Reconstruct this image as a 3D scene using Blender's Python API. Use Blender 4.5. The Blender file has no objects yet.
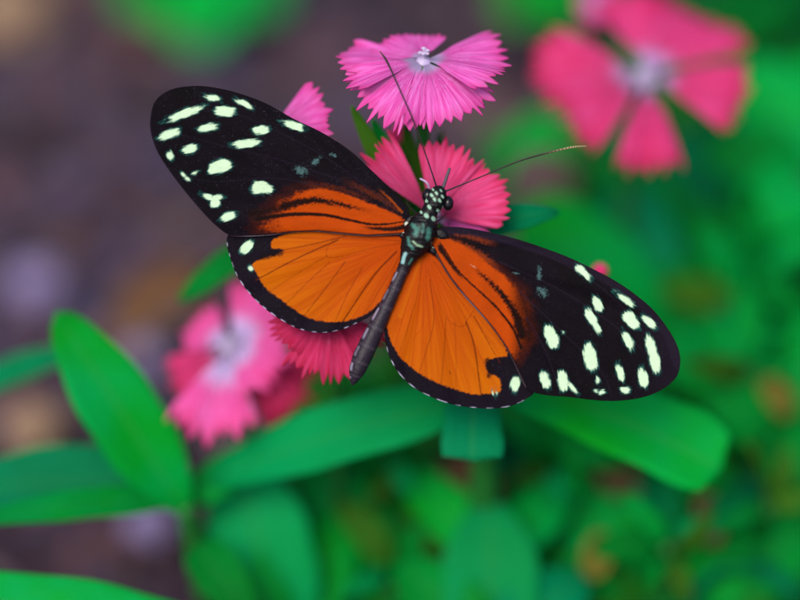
import bpy, math, random
import numpy as np
from mathutils import Vector, noise as mnoise

random.seed(7)
rng = np.random.default_rng(11)
sc = bpy.context.scene
COL = sc.collection

# ------------------------------------------------------------------ camera frame
LENS, SENS = 100.0, 36.0
D0 = 0.3333                      # focus distance (m): the butterfly
PITCH = math.radians(45)
FWD = np.array([0, math.cos(PITCH), -math.sin(PITCH)])
RIGHT = np.array([1.0, 0, 0])
UP = np.array([0, math.sin(PITCH), math.cos(PITCH)])
CAM = np.array([0, -0.3536, 0.3536])
TOCAM = -FWD
Z = np.array([0, 0, 1.0])
PX = D0 * SENS / LENS / 800      # metres per photo pixel at the focus distance


def P(px, py, mm=0.0):
    """photo pixel + millimetres behind the focal plane -> world point(s)"""
    px = np.asarray(px, float); py = np.asarray(py, float); mm = np.asarray(mm, float)
    t = D0 + mm / 1000.0
    w = t * SENS / LENS
    x = (px - 400) / 800 * w
    y = (300 - py) / 800 * w
    return CAM + t[..., None] * FWD + x[..., None] * RIGHT + y[..., None] * UP


def ground_pt(px, py, h=0.0):
    d = P(px, py, 0) - CAM
    return CAM + d * ((h - CAM[2]) / d[2])


def nz(v):
    v = np.asarray(v, float)
    return v / (np.linalg.norm(v) + 1e-12)


# ------------------------------------------------------------------ materials
def new_mat(name):
    m = bpy.data.materials.new(name)
    m.use_nodes = True
    nt = m.node_tree
    nt.nodes.clear()
    return m, nt, nt.nodes, nt.links


def ramp(N, stops, interp='LINEAR'):
    r = N.new('ShaderNodeValToRGB')
    r.color_ramp.interpolation = interp
    e = r.color_ramp.elements
    while len(e) < len(stops):
        e.new(0.5)
    for k, (p, c) in enumerate(stops):
        e[k].position = p
        e[k].color = c if len(c) == 4 else (*c, 1)
    return r


def mathn(N, L, op, a, b=None, clamp=False):
    n = N.new('ShaderNodeMath'); n.operation = op; n.use_clamp = clamp
    for k, v in enumerate((a, b)):
        if v is None: continue
        if isinstance(v, (int, float)): n.inputs[k].default_value = v
        else: L.new(v, n.inputs[k])
    return n.outputs[0]


def mixc(N, L, fac, a, b, blend='MIX'):
    n = N.new('ShaderNodeMix'); n.data_type = 'RGBA'; n.blend_type = blend
    for sock, v in ((n.inputs[0], fac), (n.inputs[6], a), (n.inputs[7], b)):
        if isinstance(v, (int, float)): sock.default_value = v
        elif isinstance(v, tuple): sock.default_value = (*v, 1)
        else: L.new(v, sock)
    return n.outputs[2]


def finish(nt, col, rough=0.5, spec=0.3, trans=0.0, bump=None, bump_d=0.0002, coat=0.0, tcol=None, spectint=None):
    N, L = nt.nodes, nt.links
    p = N.new('ShaderNodeBsdfPrincipled')
    if isinstance(col, tuple): p.inputs['Base Color'].default_value = (*col, 1)
    else: L.new(col, p.inputs['Base Color'])
    if isinstance(rough, float): p.inputs['Roughness'].default_value = rough
    else: L.new(rough, p.inputs['Roughness'])
    p.inputs['Specular IOR Level'].default_value = spec
    p.inputs['Coat Weight'].default_value = coat
    if spectint: p.inputs['Specular Tint'].default_value = (*spectint, 1)
    if bump is not None:
        b = N.new('ShaderNodeBump'); b.inputs['Strength'].default_value = 1.0
        b.inputs['Distance'].default_value = bump_d
        L.new(bump, b.inputs['Height']); L.new(b.outputs[0], p.inputs['Normal'])
    o = N.new('ShaderNodeOutputMaterial')
    if trans > 0:
        t = N.new('ShaderNodeBsdfTranslucent')
        c = tcol if tcol is not None else col
        if isinstance(c, tuple): t.inputs['Color'].default_value = (*c, 1)
        else: L.new(c, t.inputs['Color'])
        m = N.new('ShaderNodeMixShader'); m.inputs[0].default_value = trans
        L.new(p.outputs[0], m.inputs[1]); L.new(t.outputs[0], m.inputs[2])
        L.new(m.outputs[0], o.inputs[0])
    else:
        L.new(p.outputs[0], o.inputs[0])
    return p


def noise_tex(N, L, scale, vec=None, detail=3.0, rough=0.55):
    n = N.new('ShaderNodeTexNoise'); n.inputs['Scale'].default_value = scale
    n.inputs['Detail'].default_value = detail; n.inputs['Roughness'].default_value = rough
    if vec is not None: L.new(vec, n.inputs['Vector'])
    return n.outputs[0]


def uv_axes(N, L):
    t = N.new('ShaderNodeTexCoord')
    s = N.new('ShaderNodeSeparateXYZ'); L.new(t.outputs['UV'], s.inputs[0])
    return t, s.outputs[0], s.outputs[1]


def petal_mat(name, main, edge, throat, dark, throat_end=0.3):
    m, nt, N, L = new_mat(name)
    t, u, v = uv_axes(N, L)
    mp = N.new('ShaderNodeMapping'); mp.inputs['Scale'].default_value = (16, 1.1, 1)
    L.new(t.outputs['UV'], mp.inputs[0])
    oi = N.new('ShaderNodeObjectInfo')
    off = N.new('ShaderNodeCombineXYZ'); L.new(oi.outputs['Random'], off.inputs[1])
    sc_ = N.new('ShaderNodeVectorMath'); sc_.operation = 'MULTIPLY_ADD'
    L.new(off.outputs[0], sc_.inputs[0]); sc_.inputs[1].default_value = (1, 37, 1); L.new(mp.outputs[0], sc_.inputs[2])
    streak = noise_tex(N, L, 1.6, sc_.outputs[0], 3, 0.6)
    st = N.new('ShaderNodeMapRange'); st.inputs[1].default_value = 0.40; st.inputs[2].default_value = 0.68
    L.new(streak, st.inputs[0])
    base = mixc(N, L, st.outputs[0], main, edge)
    # fine dark veins that fan out
    mp2 = N.new('ShaderNodeMapping'); mp2.inputs['Scale'].default_value = (60, 1.6, 1)
    L.new(t.outputs['UV'], mp2.inputs[0])
    fine = noise_tex(N, L, 1.3, mp2.outputs[0], 1, 0.5)
    fr = N.new('ShaderNodeMapRange'); fr.inputs[1].default_value = 0.57; fr.inputs[2].default_value = 0.72
    fr.inputs[4].default_value = 0.35
    L.new(fine, fr.inputs[0])
    base = mixc(N, L, fr.outputs[0], base, dark)
    # broken ring of dark and pale flecks
    vo = noise_tex(N, L, 26.0, t.outputs['UV'], 2, 0.6)
    r1 = N.new('ShaderNodeMapRange'); r1.inputs[1].default_value = 0.60; r1.inputs[2].default_value = 0.66
    L.new(vo, r1.inputs[0])
    band = ramp(N, [(0.25, (0, 0, 0)), (0.36, (1, 1, 1)), (0.50, (1, 1, 1)), (0.60, (0, 0, 0))])
    L.new(v, band.inputs[0])
    f = mathn(N, L, 'MULTIPLY', r1.outputs[0], band.outputs[0])
    f = mathn(N, L, 'MULTIPLY', f, 0.6)
    base = mixc(N, L, f, base, dark)
    r2 = N.new('ShaderNodeMapRange'); r2.inputs[1].default_value = 0.40; r2.inputs[2].default_value = 0.36
    L.new(vo, r2.inputs[0])
    f = mathn(N, L, 'MULTIPLY', r2.outputs[0], band.outputs[0])
    f = mathn(N, L, 'MULTIPLY', f, 0.35)
    base = mixc(N, L, f, base, throat)
    # deeper colour towards the toothed rim
    rim = ramp(N, [(0.80, (0, 0, 0)), (0.99, (0.55, 0.55, 0.55))]); L.new(v, rim.inputs[0])
    base = mixc(N, L, rim.outputs[0], base, dark)
    # pale throat
    wob = mathn(N, L, 'MULTIPLY_ADD', streak, 0.22)
    wob.node.inputs[2].default_value = -0.11
    vv = mathn(N, L, 'ADD', v, wob)
    th = ramp(N, [(throat_end * 0.55, (1, 1, 1)), (throat_end * 1.15, (0, 0, 0))], 'EASE')
    L.new(vv, th.inputs[0])
    base = mixc(N, L, th.outputs[0], base, throat)
    bmp = noise_tex(N, L, 1.3, mp2.outputs[0], 2, 0.5)
    finish(nt, base, 0.62, 0.18, 0.28, bmp, 0.00025)
    return m


def leaf_mat(name, c1, c2, trans=0.3):
    m, nt, N, L = new_mat(name)
    t, u, v = uv_axes(N, L)
    oi = N.new('ShaderNodeObjectInfo')
    n1 = noise_tex(N, L, 48, t.outputs['Object'], 3, 0.6)
    r = N.new('ShaderNodeMapRange'); r.inputs[1].default_value = 0.35; r.inputs[2].default_value = 0.68
    L.new(n1, r.inputs[0])
    base = mixc(N, L, r.outputs[0], c1, c2)
    # paler midrib
    a = mathn(N, L, 'SUBTRACT', u, 0.5); a = mathn(N, L, 'ABSOLUTE', a)
    rb = ramp(N, [(0.012, (1, 1, 1)), (0.05, (0, 0, 0))]); L.new(a, rb.inputs[0])
    f = mathn(N, L, 'MULTIPLY', rb.outputs[0], 0.35)
    base = mixc(N, L, f, base, (0.03, 0.24, 0.05))
    mp = N.new('ShaderNodeMapping'); mp.inputs['Scale'].default_value = (24, 2, 1)
    L.new(t.outputs['UV'], mp.inputs[0])
    bmp = noise_tex(N, L, 1.5, mp.outputs[0], 2)
    hs = N.new('ShaderNodeHueSaturation')
    val = N.new('ShaderNodeMapRange'); val.inputs[3].default_value = 0.8; val.inputs[4].default_value = 1.2
    L.new(oi.outputs['Random'], val.inputs[0]); L.new(val.outputs[0], hs.inputs['Value']); L.new(base, hs.inputs['Color'])
    finish(nt, hs.outputs[0], 0.55, 0.05, trans, bmp, 0.0003)
    return m


def plain_mat(name, c1, c2, scale=200, rough=0.6, spec=0.25, trans=0.0, bump_d=0.0002):
    m, nt, N, L = new_mat(name)
    t = N.new('ShaderNodeTexCoord')
    n = noise_tex(N, L, scale, t.outputs['Object'], 5, 0.6)
    r = N.new('ShaderNodeMapRange'); r.inputs[1].default_value = 0.35; r.inputs[2].default_value = 0.65
    L.new(n, r.inputs[0])
    c = mixc(N, L, r.outputs[0], c1, c2)
    finish(nt, c, rough, spec, trans, n, bump_d)
    return m


def attr_mat(name, rough=0.6, spec=0.2, trans=0.0, bump_scale=6000, bump_d=0.00005):
    m, nt, N, L = new_mat(name)
    a = N.new('ShaderNodeAttribute'); a.attribute_name = 'Col'
    t = N.new('ShaderNodeTexCoord')
    n = noise_tex(N, L, bump_scale, t.outputs['Object'], 3, 0.6)
    finish(nt, a.outputs['Color'], rough, spec, trans, n, bump_d)
    return m


M = {}
M['petal_lilac'] = petal_mat('petal_lilac', (0.66, 0.070, 0.38), (0.76, 0.185, 0.58), (0.52, 0.40, 0.66), (0.50, 0.015, 0.15), 0.25)
M['petal_rose'] = petal_mat('petal_rose', (0.66, 0.032, 0.15), (0.74, 0.115, 0.33), (0.60, 0.30, 0.50), (0.46, 0.005, 0.045), 0.14)
M['petal_crimson'] = petal_mat('petal_crimson', (0.46, 0.010, 0.070), (0.56, 0.040, 0.155), (0.5, 0.25, 0.42), (0.30, 0.001, 0.018), 0.2)  # deeper pink, with part of the wing's shade put into the colour
M['petal_hot'] = petal_mat('petal_hot', (0.58, 0.020, 0.125), (0.66, 0.070, 0.26), (0.52, 0.30, 0.58), (0.36, 0.001, 0.025), 0.32)
M['petal_pale'] = petal_mat('petal_pale', (0.68, 0.050, 0.26), (0.72, 0.15, 0.48), (0.60, 0.44, 0.78), (0.50, 0.008, 0.06), 0.50)
M['leaf_bright'] = leaf_mat('leaf_bright', (0.0006, 0.275, 0.012), (0.0004, 0.310, 0.068))  # second tone paints a blue-green sheen into the leaf colour
M['leaf_mid'] = leaf_mat('leaf_mid', (0.0004, 0.185, 0.016), (0.0006, 0.245, 0.034))
M['leaf_teal'] = leaf_mat('leaf_teal', (0.0002, 0.175, 0.060), (0.0003, 0.215, 0.085))
M['leaf_jade'] = leaf_mat('leaf_jade', (0.0004, 0.255, 0.056), (0.0005, 0.305, 0.085))
M['leaf_dark'] = leaf_mat('leaf_dark', (0.001, 0.06, 0.012), (0.001, 0.09, 0.018))
M['leaf_yellow'] = leaf_mat('leaf_yellow', (0.03, 0.13, 0.008), (0.06, 0.17, 0.012))
M['bud'] = plain_mat('bud_pink', (0.62, 0.02, 0.12), (0.68, 0.06, 0.22), 500, 0.6, 0.1, 0.2)
M['stem'] = plain_mat('stem_green', (0.006, 0.10, 0.015), (0.02, 0.14, 0.02), 150, 0.5)
M['calyx'] = plain_mat('calyx_green', (0.02, 0.10, 0.012), (0.035, 0.13, 0.02), 300, 0.5)
M['stamen'] = plain_mat('stamen_white', (0.42, 0.33, 0.56), (0.58, 0.50, 0.64), 900, 0.6, 0.2, 0.2)
M['wing'] = attr_mat('wing_scales', 0.6, 0.035, 0.05, 5200, 0.00005)
M['insect'] = attr_mat('insect_cuticle', 0.42, 0.22, 0.0, 3000, 0.00009)
M['eye'] = plain_mat('compound_eye', (0.002, 0.0015, 0.003), (0.005, 0.003, 0.005), 3000, 0.2, 0.3, 0, 0.00003)
M['black_horn'] = plain_mat('black_chitin', (0.012, 0.006, 0.010), (0.022, 0.012, 0.018), 3000, 0.45, 0.3)
M['palp'] = plain_mat('palp_grey', (0.045, 0.035, 0.05), (0.09, 0.07, 0.09), 4000, 0.6, 0.3)
M['stone_lilac'] = plain_mat('stone_lilac', (0.17, 0.13, 0.27), (0.25, 0.20, 0.34), 120, 0.8, 0.2)  # brightened so that a blurred glint shows as stone colour
M['stone_tan'] = plain_mat('stone_tan', (0.20, 0.12, 0.075), (0.28, 0.19, 0.12), 120, 0.8, 0.2)
M['dead_leaf'] = plain_mat('dead_leaf_brown', (0.10, 0.045, 0.022), (0.16, 0.085, 0.04), 130, 0.75, 0.15, 0.25)
M['dead_grey'] = plain_mat('dead_leaf_grey', (0.060, 0.038, 0.040), (0.10, 0.068, 0.06), 130, 0.8, 0.15, 0.1)
M['dead_yellow'] = plain_mat('dead_leaf_yellow', (0.10, 0.13, 0.012), (0.16, 0.10, 0.02), 130, 0.75, 0.15, 0.25)

# ------------------------------------------------------------------ object helpers
def make_mesh(name, v, f, uv=None, colr=None, smooth=True):
    me = bpy.data.meshes.new(name)
    me.from_pydata(np.asarray(v).tolist(), [], f if isinstance(f, list) else np.asarray(f).tolist())
    if uv is not None:
        lay = me.uv_layers.new(name='UVMap')
        li = np.zeros(len(me.loops), dtype=np.int32); me.loops.foreach_get('vertex_index', li)
        lay.data.foreach_set('uv', np.asarray(uv, dtype=np.float32)[li].ravel())
    if colr is not None:
        at = me.color_attributes.new('Col', 'FLOAT_COLOR', 'POINT')
        c = np.ones((len(v), 4), dtype=np.float32); c[:, :3] = colr
        at.data.foreach_set('color', c.ravel())
    if smooth:
        me.polygons.foreach_set('use_smooth', [True] * len(me.polygons))
    me.update()
    return me


def obj(name, data, mat, parent=None, solid=0.0):
    """data = (verts, faces, uv, colours); verts in world space"""
    v, f, uv, c = (list(data) + [None, None])[:4]
    v = np.asarray(v, float)
    if parent is not None:
        org = np.array(parent['_org'])
    else:
        org = np.array([v[:, 0].mean(), v[:, 1].mean(), v[:, 2].min()])
    o = bpy.data.objects.new(name, make_mesh(name, v - org, f, uv, c))
    COL.objects.link(o)
    o.data.materials.append(mat)
    if parent is not None: o.parent = parent
    else: o.location = org
    if solid:
        s = o.modifiers.new('Solidify', 'SOLIDIFY'); s.thickness = solid; s.offset = 0
    return o


ROOTS = []


def thing(name, label, cat, loc, group=None):
    o = bpy.data.objects.new(name, None)
    o.empty_display_size = 0.005
    COL.objects.link(o)
    o.location = loc
    o['_org'] = [float(x) for x in loc]
    ROOTS.append(o)
    tag(o, label, cat, group)
    return o


def tag(o, label, cat, group=None):
    o['label'] = label; o['category'] = cat
    if group: o['group'] = group
    return o


def merge(parts):
    V, F, U, n = [], [], [], 0
    for p in parts:
        v, f = np.asarray(p[0]), np.asarray(p[1])
        V.append(v); F.extend((f + n).tolist()); n += len(v)
        U.append(p[2] if len(p) > 2 and p[2] is not None else np.zeros((len(v), 2)))
    return np.concatenate(V), F, np.concatenate(U)


def grid_faces(nu, nv, wrap_u=False):
    F = []
    for j in range(nv - 1):
        for i in range(nu if wrap_u else nu - 1):
            a = j * nu + i; b = j * nu + (i + 1) % nu
            F.append((a, b, b + nu, a + nu))
    return F


def smooth_path(pts, n):
    """Catmull-Rom through pts"""
    pts = np.asarray(pts, float)
    if len(pts) == 2:
        t = np.linspace(0, 1, n)[:, None]; return pts[0] * (1 - t) + pts[1] * t
    q = np.vstack([2 * pts[0] - pts[1], pts, 2 * pts[-1] - pts[-2]])
    out = []
    for s in np.linspace(0, len(pts) - 1 - 1e-9, n):
        k = int(s); t = s - k
        a, b, c, d = q[k], q[k + 1], q[k + 2], q[k + 3]
        out.append(0.5 * (2 * b + (c - a) * t + (2 * a - 5 * b + 4 * c - d) * t * t + (3 * b - a - 3 * c + d) * t ** 3))
    return np.array(out)


def tube(pts, radii, nseg=10, n=None):
    n = n or max(8, 6 * len(pts))
    p = smooth_path(pts, n)
    r = np.interp(np.linspace(0, 1, n), np.linspace(0, 1, len(radii)), radii)
    tg = np.gradient(p, axis=0)
    V = []
    ref = np.array([0.3, 0.2, 0.93])
    for k in range(n):
        t = nz(tg[k])
        s = nz(np.cross(t, ref)); w = np.cross(s, t)
        a = np.linspace(0, 2 * math.pi, nseg, endpoint=False)
        V.append(p[k] + r[k] * (np.cos(a)[:, None] * s + np.sin(a)[:, None] * w))
    V = np.concatenate(V)
    F = grid_faces(nseg, n, True)
    F.append(tuple(range(nseg))[::-1]); F.append(tuple(range((n - 1) * nseg, n * nseg)))
    return V, F


def blade(base, tip, width, nrm, bend=0.12, fold=0.18, belly=0.42, blunt=0.0, twist=0.0, wav=0.0, nu=9, nv=26, mid=None, seed=0):
    """a leaf: width profile along a bent midrib, V-folded and slightly wavy"""
    base, tip = np.asarray(base, float), np.asarray(tip, float)
    L = np.linalg.norm(tip - base)
    d = nz(tip - base)
    n = nz(nrm - d * np.dot(nrm, d))
    if mid is None: mid = (base + tip) / 2 + n * bend * L
    t = np.linspace(0, 1, nv)
    ctrl = 2 * np.asarray(mid) - (base + tip) / 2
    c = ((1 - t) ** 2)[:, None] * base + (2 * t * (1 - t))[:, None] * ctrl + (t ** 2)[:, None] * tip
    tg = np.gradient(c, axis=0)
    w = (t ** belly) * ((1 - t) ** (0.62 if not blunt else 0.62 * (1 - blunt)))
    w = w / w.max()
    if blunt:
        w = np.maximum(w, 0.0); w[-1] *= 0.8
    w = np.maximum(w, 0.13 * (1 - t)) + 0.01
    V, U = [], []
    us = np.linspace(-1, 1, nu)
    for k in range(nv):
        tk = nz(tg[k])
        nk = nz(n - tk * np.dot(n, tk))
        s = np.cross(tk, nk)
        th = twist * (t[k] - 0.3)
        s, nk = s * math.cos(th) + nk * math.sin(th), nk * math.cos(th) - s * math.sin(th)
        for u in us:
            h = fold * abs(u) ** 1.4 * w[k] * width / 2
            h += wav * width * math.sin(7 * t[k] + seed * 1.7 + (2.0 if u > 0 else 0)) * abs(u) ** 2
            e = 1 + 0.03 * math.sin(19 * t[k] + seed)
            V.append(c[k] + s * (u * w[k] * width / 2 * e) + nk * h)
            U.append((u * 0.5 + 0.5, t[k]))
    return np.array(V), grid_faces(nu, nv), np.array(U)


def petal(base, tip, half, nrm, bend=0.1, teeth=11, depth=0.17, cup=0.0, ruf=0.035, seed=0, wid=1.0, skew=0.0, fan0=0.62):
    """a dianthus petal: narrow claw that fans out to a saw-toothed edge"""
    r = random.Random(seed)
    base, tip = np.asarray(base, float), np.asarray(tip, float)
    L = np.linalg.norm(tip - base)
    d = nz(tip - base)
    n = nz(nrm - d * np.dot(nrm, d)); s = np.cross(d, n)
    per = 11
    nu = teeth * per + 1
    nv = 30
    us = np.linspace(-1, 1, nu)
    wd = [r.uniform(0.55, 1.6) for _ in range(teeth)]; cum = [0.0]
    for q in wd: cum.append(cum[-1] + q / sum(wd))
    # tooth heights: pointed peaks, unequal in width and length
    hgt = [r.uniform(0.3, 1.0) for _ in range(teeth)]
    crs = [(r.uniform(-0.8, 0.8), r.uniform(-1, 1)) for _ in range(4)]
    pk = [r.uniform(0.35, 0.65) for _ in range(teeth)]
    edge = []
    for i, u in enumerate(us):
        x = (u + 1) / 2
        k = max(q for q in range(teeth) if cum[q] <= x + 1e-9); fr = min((x - cum[k]) / (cum[k + 1] - cum[k]), 1.0)
        tri = fr / pk[k] if fr < pk[k] else (1 - fr) / (1 - pk[k])
        tri = max(tri, 0) ** 0.85
        edge.append(1 - depth + depth * hgt[k] * tri - 0.05 * u * u + skew * u)
    edge = np.array(edge) + 0.025 * np.array([math.sin(3.1 * u + seed) for u in us])
    pl = [mnoise.noise(Vector((u * teeth * 0.42, seed * 3.7, 1.3))) for u in us]
    pl2 = [mnoise.noise(Vector((u * teeth * 1.1, seed * 5.1, 7.3))) for u in us]
    V, U = [], []
    ph = r.uniform(0, 6.28)
    for j in range(nv):
        v = j / (nv - 1)
        fan = fan0 + (1 - fan0) * min(1, v / 0.45)
        for i, u in enumerate(us):
            rad = v * edge[i] * L
            a = u * half * fan
            x = math.sin(a) * rad * wid
            y = math.cos(a) * rad
            q = y / L
            h = bend * L * 4 * (q * (1 - q)) * 1.0
            h += -cup * L * (u * fan) ** 2 * v
            h += ruf * L * v * v * math.sin(5 * u + ph) + L * v * (pl[i] * 0.020 + 0.010 * v * pl2[i])
            for cu, ca in crs: h += 0.022 * ca * L * math.exp(-((u - cu) / 0.10) ** 2) * v * v
            V.append(base + d * y + s * x + n * h)
            U.append((u * 0.5 + 0.5, v * (0.9 + 0.1 * edge[i])))
    return np.array(V), grid_faces(nu, nv), np.array(U)


def fan_sphere(c, r, sx=1.0, sy=1.0, sz=1.0, ax=(RIGHT, UP, TOCAM), nu=24, nv=16, bump=0.0, seed=0):
    V = []
    for j in range(nv):
        th = math.pi * j / (nv - 1)
        for i in range(nu):
            ph = 2 * math.pi * i / nu
            p = (math.sin(th) * math.cos(ph), math.sin(th) * math.sin(ph), math.cos(th))
            k = 1 + bump * mnoise.noise(Vector(p) * 1.6 + Vector((seed, seed * 2.1, 0)))
            V.append(np.asarray(c) + r * k * (p[0] * sx * ax[0] + p[1] * sy * ax[1] + p[2] * sz * ax[2]))
    return np.array(V), grid_faces(nu, nv, True)


# ------------------------------------------------------------------ 2-D helpers for the wing pattern (photo pixels)
def hashn(ix, iy, seed):
    h = (ix.astype(np.int64) * 374761393 + iy.astype(np.int64) * 668265263 + seed * 974634777) & 0xffffffff
    h = ((h ^ (h >> 13)) * 1274126177) & 0xffffffff
    h = h ^ (h >> 16)
    return (h & 0xffffff) / float(0xffffff)


def vnoise(x, y, seed=0):
    ix, iy = np.floor(x), np.floor(y)
    fx, fy = x - ix, y - iy
    fx = fx * fx * (3 - 2 * fx); fy = fy * fy * (3 - 2 * fy)
    a = hashn(ix, iy, seed); b = hashn(ix + 1, iy, seed)
    c = hashn(ix, iy + 1, seed); d = hashn(ix + 1, iy + 1, seed)
    return (a * (1 - fx) + b * fx) * (1 - fy) + (c * (1 - fx) + d * fx) * fy


def fbm(x, y, seed=0, o=3):
    s, a, t = 0, 1.0, 0
    for k in range(o):
        s = s + a * vnoise(x * 2 ** k, y * 2 ** k, seed + k); t += a; a *= 0.55
    return s / t - 0.5


def ss(a, b, x):
    t = np.clip((x - a) / (b - a), 0, 1)
    return t * t * (3 - 2 * t)


def seg_dist(Q, pts, closed=False):
    """min distance to a polyline, arc-length parameter (0..1) and nearest point"""
    pts = np.asarray(pts, float)
    if closed: pts = np.vstack([pts, pts[:1]])
    best = np.full(len(Q), 1e9); par = np.zeros(len(Q)); near = np.zeros((len(Q), 2))
    ln = np.linalg.norm(np.diff(pts, axis=0), axis=1); tot = ln.sum(); acc = 0
    for k in range(len(pts) - 1):
        a, b = pts[k], pts[k + 1]; ab = b - a
        t = np.clip(((Q - a) @ ab) / (ab @ ab + 1e-9), 0, 1)
        q = a + t[:, None] * ab
        d = np.linalg.norm(Q - q, axis=1)
        m = d < best
        best[m] = d[m]; par[m] = ((acc + t * ln[k]) / tot)[m]; near[m] = q[m]
        acc += ln[k]
    return best, par, near


def inside(Q, poly):
    poly = np.asarray(poly, float); x, y = Q[:, 0], Q[:, 1]
    r = np.zeros(len(Q), bool); j = len(poly) - 1
    for i in range(len(poly)):
        xi, yi = poly[i]; xj, yj = poly[j]
        c = ((yi > y) != (yj > y)) & (x < (xj - xi) * (y - yi) / (yj - yi + 1e-12) + xi)
        r ^= c; j = i
    return r


def sdf(Q, poly):
    d, p, n = seg_dist(Q, poly, True)
    return np.where(inside(Q, poly), d, -d)


def closed_smooth(pts, per=8):
    pts = np.asarray(pts, float); n = len(pts); out = []
    for k in range(n):
        a, b, c, d = pts[k - 1], pts[k], pts[(k + 1) % n], pts[(k + 2) % n]
        for t in np.arange(per) / per:
            out.append(0.5 * (2 * b + (c - a) * t + (2 * a - 5 * b + 4 * c - d) * t * t + (3 * b - a - 3 * c + d) * t ** 3))
    return np.array(out)


BLACK = np.array([0.0026, 0.0016, 0.0030])
PURP = np.array([0.0075, 0.0045, 0.0105])
ORANGE = np.array([0.300, 0.036, 0.0003])
ORANGE2 = np.array([0.370, 0.094, 0.0004])
CREAM = np.array([0.44, 0.60, 0.40])
TEAL = np.array([0.006, 0.085, 0.075])


def lay(C, m, col):
    m = np.clip(m, 0, 1)[:, None]
    return C * (1 - m) + np.asarray(col) * m


def streak(C, Q, pts, w0, w1, col, strength=1.0, fuzz=1.0, seed=0, rag=0.0, fade=(0, 0)):
    d, t, _ = seg_dist(Q, smooth_path(pts, 24))
    w = w0 + (w1 - w0) * t
    n = fbm(Q[:, 0] / 1.6, Q[:, 1] / 1.6, seed) * rag
    m = ss(-fuzz, fuzz, w / 2 - d + n) * strength
    if fade[0]: m = m * ss(0, fade[0], t)
    if fade[1]: m = m * (1 - ss(1 - fade[1], 1, t))
    return lay(C, m, col)


def spots(C, Q, lst, seed=3):
    """(x, y, half length, half width, degrees); overlapping spots melt together"""
    D = np.full(len(Q), -99.0); E = np.full(len(Q), -99.0)
    for k, (x, y, a, b, ang) in enumerate(lst):
        th = math.radians(ang)
        dx, dy = Q[:, 0] - x, Q[:, 1] - y
        near = (np.abs(dx) < a + 10) & (np.abs(dy) < a + 10)
        if not near.any(): continue
        q = Q[near]
        u = dx[near] * math.cos(th) + dy[near] * math.sin(th)
        v = -dx[near] * math.sin(th) + dy[near] * math.cos(th)
        rr = (np.abs(u / a) ** 2.3 + np.abs(v / b) ** 2.3) ** (1 / 2.3)
        d = (1 - rr) * min(b, 6) - 0.30
        n = fbm(u / 6 + k * 7.1, v / 1.1, seed + k, 2) * 3.6 + fbm(q[:, 0] / 6 + k, q[:, 1] / 6, seed + 9 + k) * 3.4
        d = d + n * 0.6
        # the teal rim frays along the wing rays
        e = (1 - np.sqrt((u / (a * 1.05 + 0.6)) ** 2 + (v / (b * 1.05)) ** 2)) * min(b, 6) + n * 0.75
        D[near] = np.maximum(D[near], d); E[near] = np.maximum(E[near], e)
    C = lay(C, ss(-0.9, 1.2, E) * 0.62, TEAL)
    return lay(C, ss(-0.3, 1.3, D), CREAM * (0.95 + 0.16 * fbm(Q[:, 0] / 3, Q[:, 1] / 3, seed))[:, None])


def dust(C, Q, lst, seed=50):
    for k, (x, y, a, b, ang) in enumerate(lst):
        th = math.radians(ang)
        dx, dy = Q[:, 0] - x, Q[:, 1] - y
        u = dx * math.cos(th) + dy * math.sin(th); v = -dx * math.sin(th) + dy * math.cos(th)
        rr = np.sqrt((u / a) ** 2 + (v / b) ** 2)
        n = 0.5 * vnoise(Q[:, 0] / 0.66, Q[:, 1] / 0.66, seed + k) + 0.5 * vnoise(Q[:, 0] / 1.7, Q[:, 1] / 1.7, seed + k + 7)
        m = ss(0.42, 0.85, n + 0.40 - rr * 0.5) * (1 - ss(0.6, 1.2, rr)) * 0.75
        C = lay(C, m, (0.055, 0.115, 0.115))
    return C


def scale_flecks(C, Q, seed, amount=0.5):
    n = vnoise(Q[:, 0] / 0.8, Q[:, 1] / 0.8, seed)
    big = fbm(Q[:, 0] / 14, Q[:, 1] / 14, seed + 4)
    m = ss(0.86, 0.985, n + big * 0.16) * amount
    return lay(C, m * ss(0.06, 0.02, C[:, 0]), (0.045, 0.038, 0.058))


def wing_mesh(outline, dzf, colour, step=0.62):
    poly = closed_smooth(outline)
    x0, y0 = poly.min(0) - 2; x1, y1 = poly.max(0) + 2
    xs = np.arange(x0, x1, step); ys = np.arange(y0, y1, step)
    gx, gy = np.meshgrid(xs, ys)
    Q = np.stack([gx.ravel(), gy.ravel()], 1)
    ins = inside(Q, poly)
    nx, ny = len(xs), len(ys)
    I = ins.reshape(ny, nx)
    cell = I[:-1, :-1] | I[1:, :-1] | I[:-1, 1:] | I[1:, 1:]
    jj, ii = np.nonzero(cell)
    a = jj * nx + ii
    F = np.stack([a, a + nx, a + nx + 1, a + 1], 1)
    used = np.unique(F)
    out = used[~ins[used]]
    _, _, near = seg_dist(Q[out], poly, True)
    Q[out] = near
    remap = np.full(len(Q), -1); remap[used] = np.arange(len(used))
    F = remap[F]; Q = Q[used]
    ed, es, _ = seg_dist(Q, poly, True)
    C = colour(Q, ed, es, poly)
    V = P(Q[:, 0], Q[:, 1], dzf(Q))
    return V, F[:, ::-1], None, np.clip(C, 0, 1)


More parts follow.
